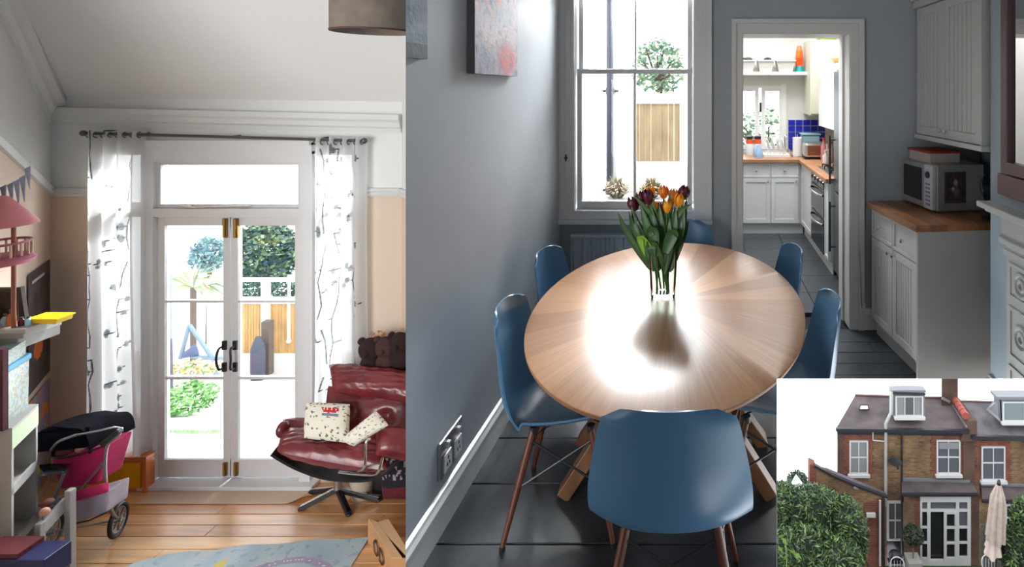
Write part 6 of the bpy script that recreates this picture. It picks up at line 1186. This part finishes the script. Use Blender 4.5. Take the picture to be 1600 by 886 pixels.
gb_ = thing('white_gable', 'small white pointed gable showing above the shrubbery', 'gable', q(1247, 762, 27)); MB().prism([q(1237, 766, 26), q(1246, 750, 26), q(1257, 765, 26)], (0, .4, 0)).build('gable_board', ws, gb_); MB().box(X_(1240, 26), X_(1254, 26), 26.05, 26.5, GZ, Z_(765, 26)).build('shed_wall', ws, gb_)
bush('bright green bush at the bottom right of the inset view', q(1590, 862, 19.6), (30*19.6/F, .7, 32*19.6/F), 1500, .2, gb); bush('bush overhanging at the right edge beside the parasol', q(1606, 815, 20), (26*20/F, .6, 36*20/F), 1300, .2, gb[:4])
# broad leaves in front at the left
bls = thing('broad_leaf_plant', 'bright broad leaves in front of the shrubbery at the left', 'plant', q(1222, 850, 18.6)); 
for x, y, a in ((1220, 838, .4), (1226, 846, 2.2), (1238, 862, -.5), (1228, 870, 1.0), (1246, 868, 2.6), (1219, 858, -1)):
    p = q(x, y, 18.5); d = Vector((math.cos(a), 0, math.sin(a)))*.16; s = Vector((-d.z, -.05, d.x))*.45; MB().add([p-d, p+s, p+d, p-s], [(0, 1, 2, 3)]).build('leaf', mat('broad_leaf_green', e_(126, 164, 70), .6), bls)
MB().tube([q(1230, 900, 18.5), q(1228, 850, 18.5)], .02, 6).build('stem', MATS['broad_leaf_green'], bls)
# parasol
ps = thing('parasol', 'closed beige garden parasol tied with cloth in front of the neighbouring house', 'parasol', Vector((X_(1557, 19.6), 19.6, GZ))); YP = 19.6; cx_, = (X_(1559, YP),); pz_ = lambda y: Z_(y, YP); can = mat('parasol_canvas', e_(196, 178, 168, .5), .85, var=.15, vs=5)
tilt = lambda y: Vector((X_(1561-(y-752)*.065, YP), YP, 0))
def pfn(u, v):
    y = 757+(843-757)*v; r = (3.2+9.0*min(1, v*4)*.62+v*4.2)*YP/F; a = 2*PI*u; r *= 1+.16*math.cos(a*8); k = tilt(y); return Vector((k.x+r*math.cos(a), YP+r*math.sin(a), pz_(y)))
MB().grid(pfn, 64, 20).build('canopy', can, ps, smooth=60); 
def pf2(u, v):
    y = 840+24*v; r = (6.5+5.5*v)*YP/F*(1+.2*math.cos(2*PI*u*6)); k = tilt(y); a = 2*PI*u; return Vector((k.x-.05+r*math.cos(a), YP+r*math.sin(a), pz_(y+4*math.sin(a*2))))
MB().grid(pf2, 48, 8).build('tie_cloth', mat('pale_pink_cloth', e_(226, 206, 196, .5), .9), ps, smooth=60); MB().tube([tilt(750)+Vector((0, 0, pz_(750))), tilt(884)+Vector((0, 0, GZ))], .04, 8).build('pole', mat('parasol_pole', e_(60, 50, 48), .6), ps); MB().ball(tilt(753)+Vector((0, 0, pz_(754))), .07, 10, 8).build('cap', gut, ps)
cr_ = [tilt(770)+Vector((dx, -.12, pz_(771))) for dx in (-.12, .12)]
# topiary, wire chair, white chair, barbecue, fence
tp_ = thing('potted_bay_tree', 'clipped bay tree in a pale pot beside the open garden door', 'potted tree', Vector((X_(1428, 21.6), 21.6, GZ))); c = q(1427, 836, 21.6); MB().ball(c, .30, 14, 10).build('crown_core', MATS['bush_shade_core'], tp_); MB().leaves(c, (.40, .38, .38), 900, .1, [e_(50, 62, 40), e_(36, 48, 32), e_(70, 84, 50)], .8).build('crown', lf, tp_, kind='stuff'); MB().tube([c, Vector((c.x, c.y, Z_(872, 21.6)))], .03, 8).build('trunk', MATS['bark'], tp_)
pb_ = Z_(890, 21.6); MB().add([(c.x-.27, 21.33, Z_(872, 21.6)), (c.x+.27, 21.33, Z_(872, 21.6)), (c.x+.27, 21.87, Z_(872, 21.6)), (c.x-.27, 21.87, Z_(872, 21.6)), (c.x-.19, 21.4, GZ), (c.x+.19, 21.4, GZ), (c.x+.19, 21.8, GZ), (c.x-.19, 21.8, GZ)], [(0, 1, 2, 3), (0, 4, 5, 1), (1, 5, 6, 2), (2, 6, 7, 3), (3, 7, 4, 0), (7, 6, 5, 4)]).build('pot', mat('pale_pot', e_(180, 176, 172, .5), .8), tp_)
def wirechair(label, x, y, Y, m_):
    t = thing('garden_chair', label, 'chair', Vector((X_(x, Y), Y, GZ))); c = q(x, y, Y); m = MB().torus(c, .27, .02, RX(PI/2-.3), 24, 6)
    for k in range(5): m.tube([c+Vector((-.22+.11*k, 0, -.16)), c+Vector((-.22+.11*k, 0, .18))], .01, 5)
    m.build('back', m_, t); MB().lathe([(.26, 0), (.26, .03), (.001, .03)], (c.x, Y-.2, c.z-.32), 20, close=False).build('seat', m_, t)
    for sx_ in (-1, 1):
        for sy_ in (-1, 1): MB().tube([(c.x+sx_*.2, Y-.2+sy_*.18, c.z-.3), (c.x+sx_*.24, Y-.2+sy_*.22, GZ)], .015, 6).build('leg', m_, t)
wirechair('pale wire garden chair beside the parasol pole', 1545, 880, 20.4, ws); wirechair('white garden chair cut by the bottom edge below the dark doorway', 1402, 884, 20.2, mat('bright_white_metal', (.3, .3, .31), .4)); wirechair('dark wire garden chair at the foot of the wing', 1346, 886, 20.4, gut)
bq = thing('barbecue', 'black barbecue standing against the dark doorway', 'barbecue', Vector((X_(1399, 22), 22, GZ))); c = Vector((X_(1399, 22), 22, Z_(868, 22))); MB().ball(c, (.26, .22, .2), 18, 10).build('kettle', gut, bq, smooth=True); MB().box(c.x-.3, c.x+.3, 21.85, 22.1, c.z-.22, c.z-.18).build('shelf', gut, bq)
for sx_ in (-1, 1): MB().tube([(c.x+sx_*.2, 22, c.z), (c.x+sx_*.28, 22, GZ)], .02, 6).build('leg', lead, bq)
hf_ = thing('garden_fence', 'weathered grey green board fence between the two house gardens', 'fence', Vector((X_(1540, 21), 21.3, GZ))); fm_ = mat('weathered_green_board', e_(104, 108, 96), .9, var=.25, vs=5)
for k in range(10): x0 = X_(1533+4.6*k, 21.2); MB().box(x0, x0+.105, 21.2, 21.23, GZ, Z_(820+(k % 2), 21.2)).build('board', fm_, hf_)
for o in [bpy.data.objects[k_] for k_ in bpy.data.objects.keys() if k_ not in _n1]: o['_left'] = 1
cutdown([o for o in list(COL.objects) if not o.get('_left')])
for o in COL.objects:
    for k_ in ('_left', '_nocut', '_gone'):
        if k_ in o: del o[k_]
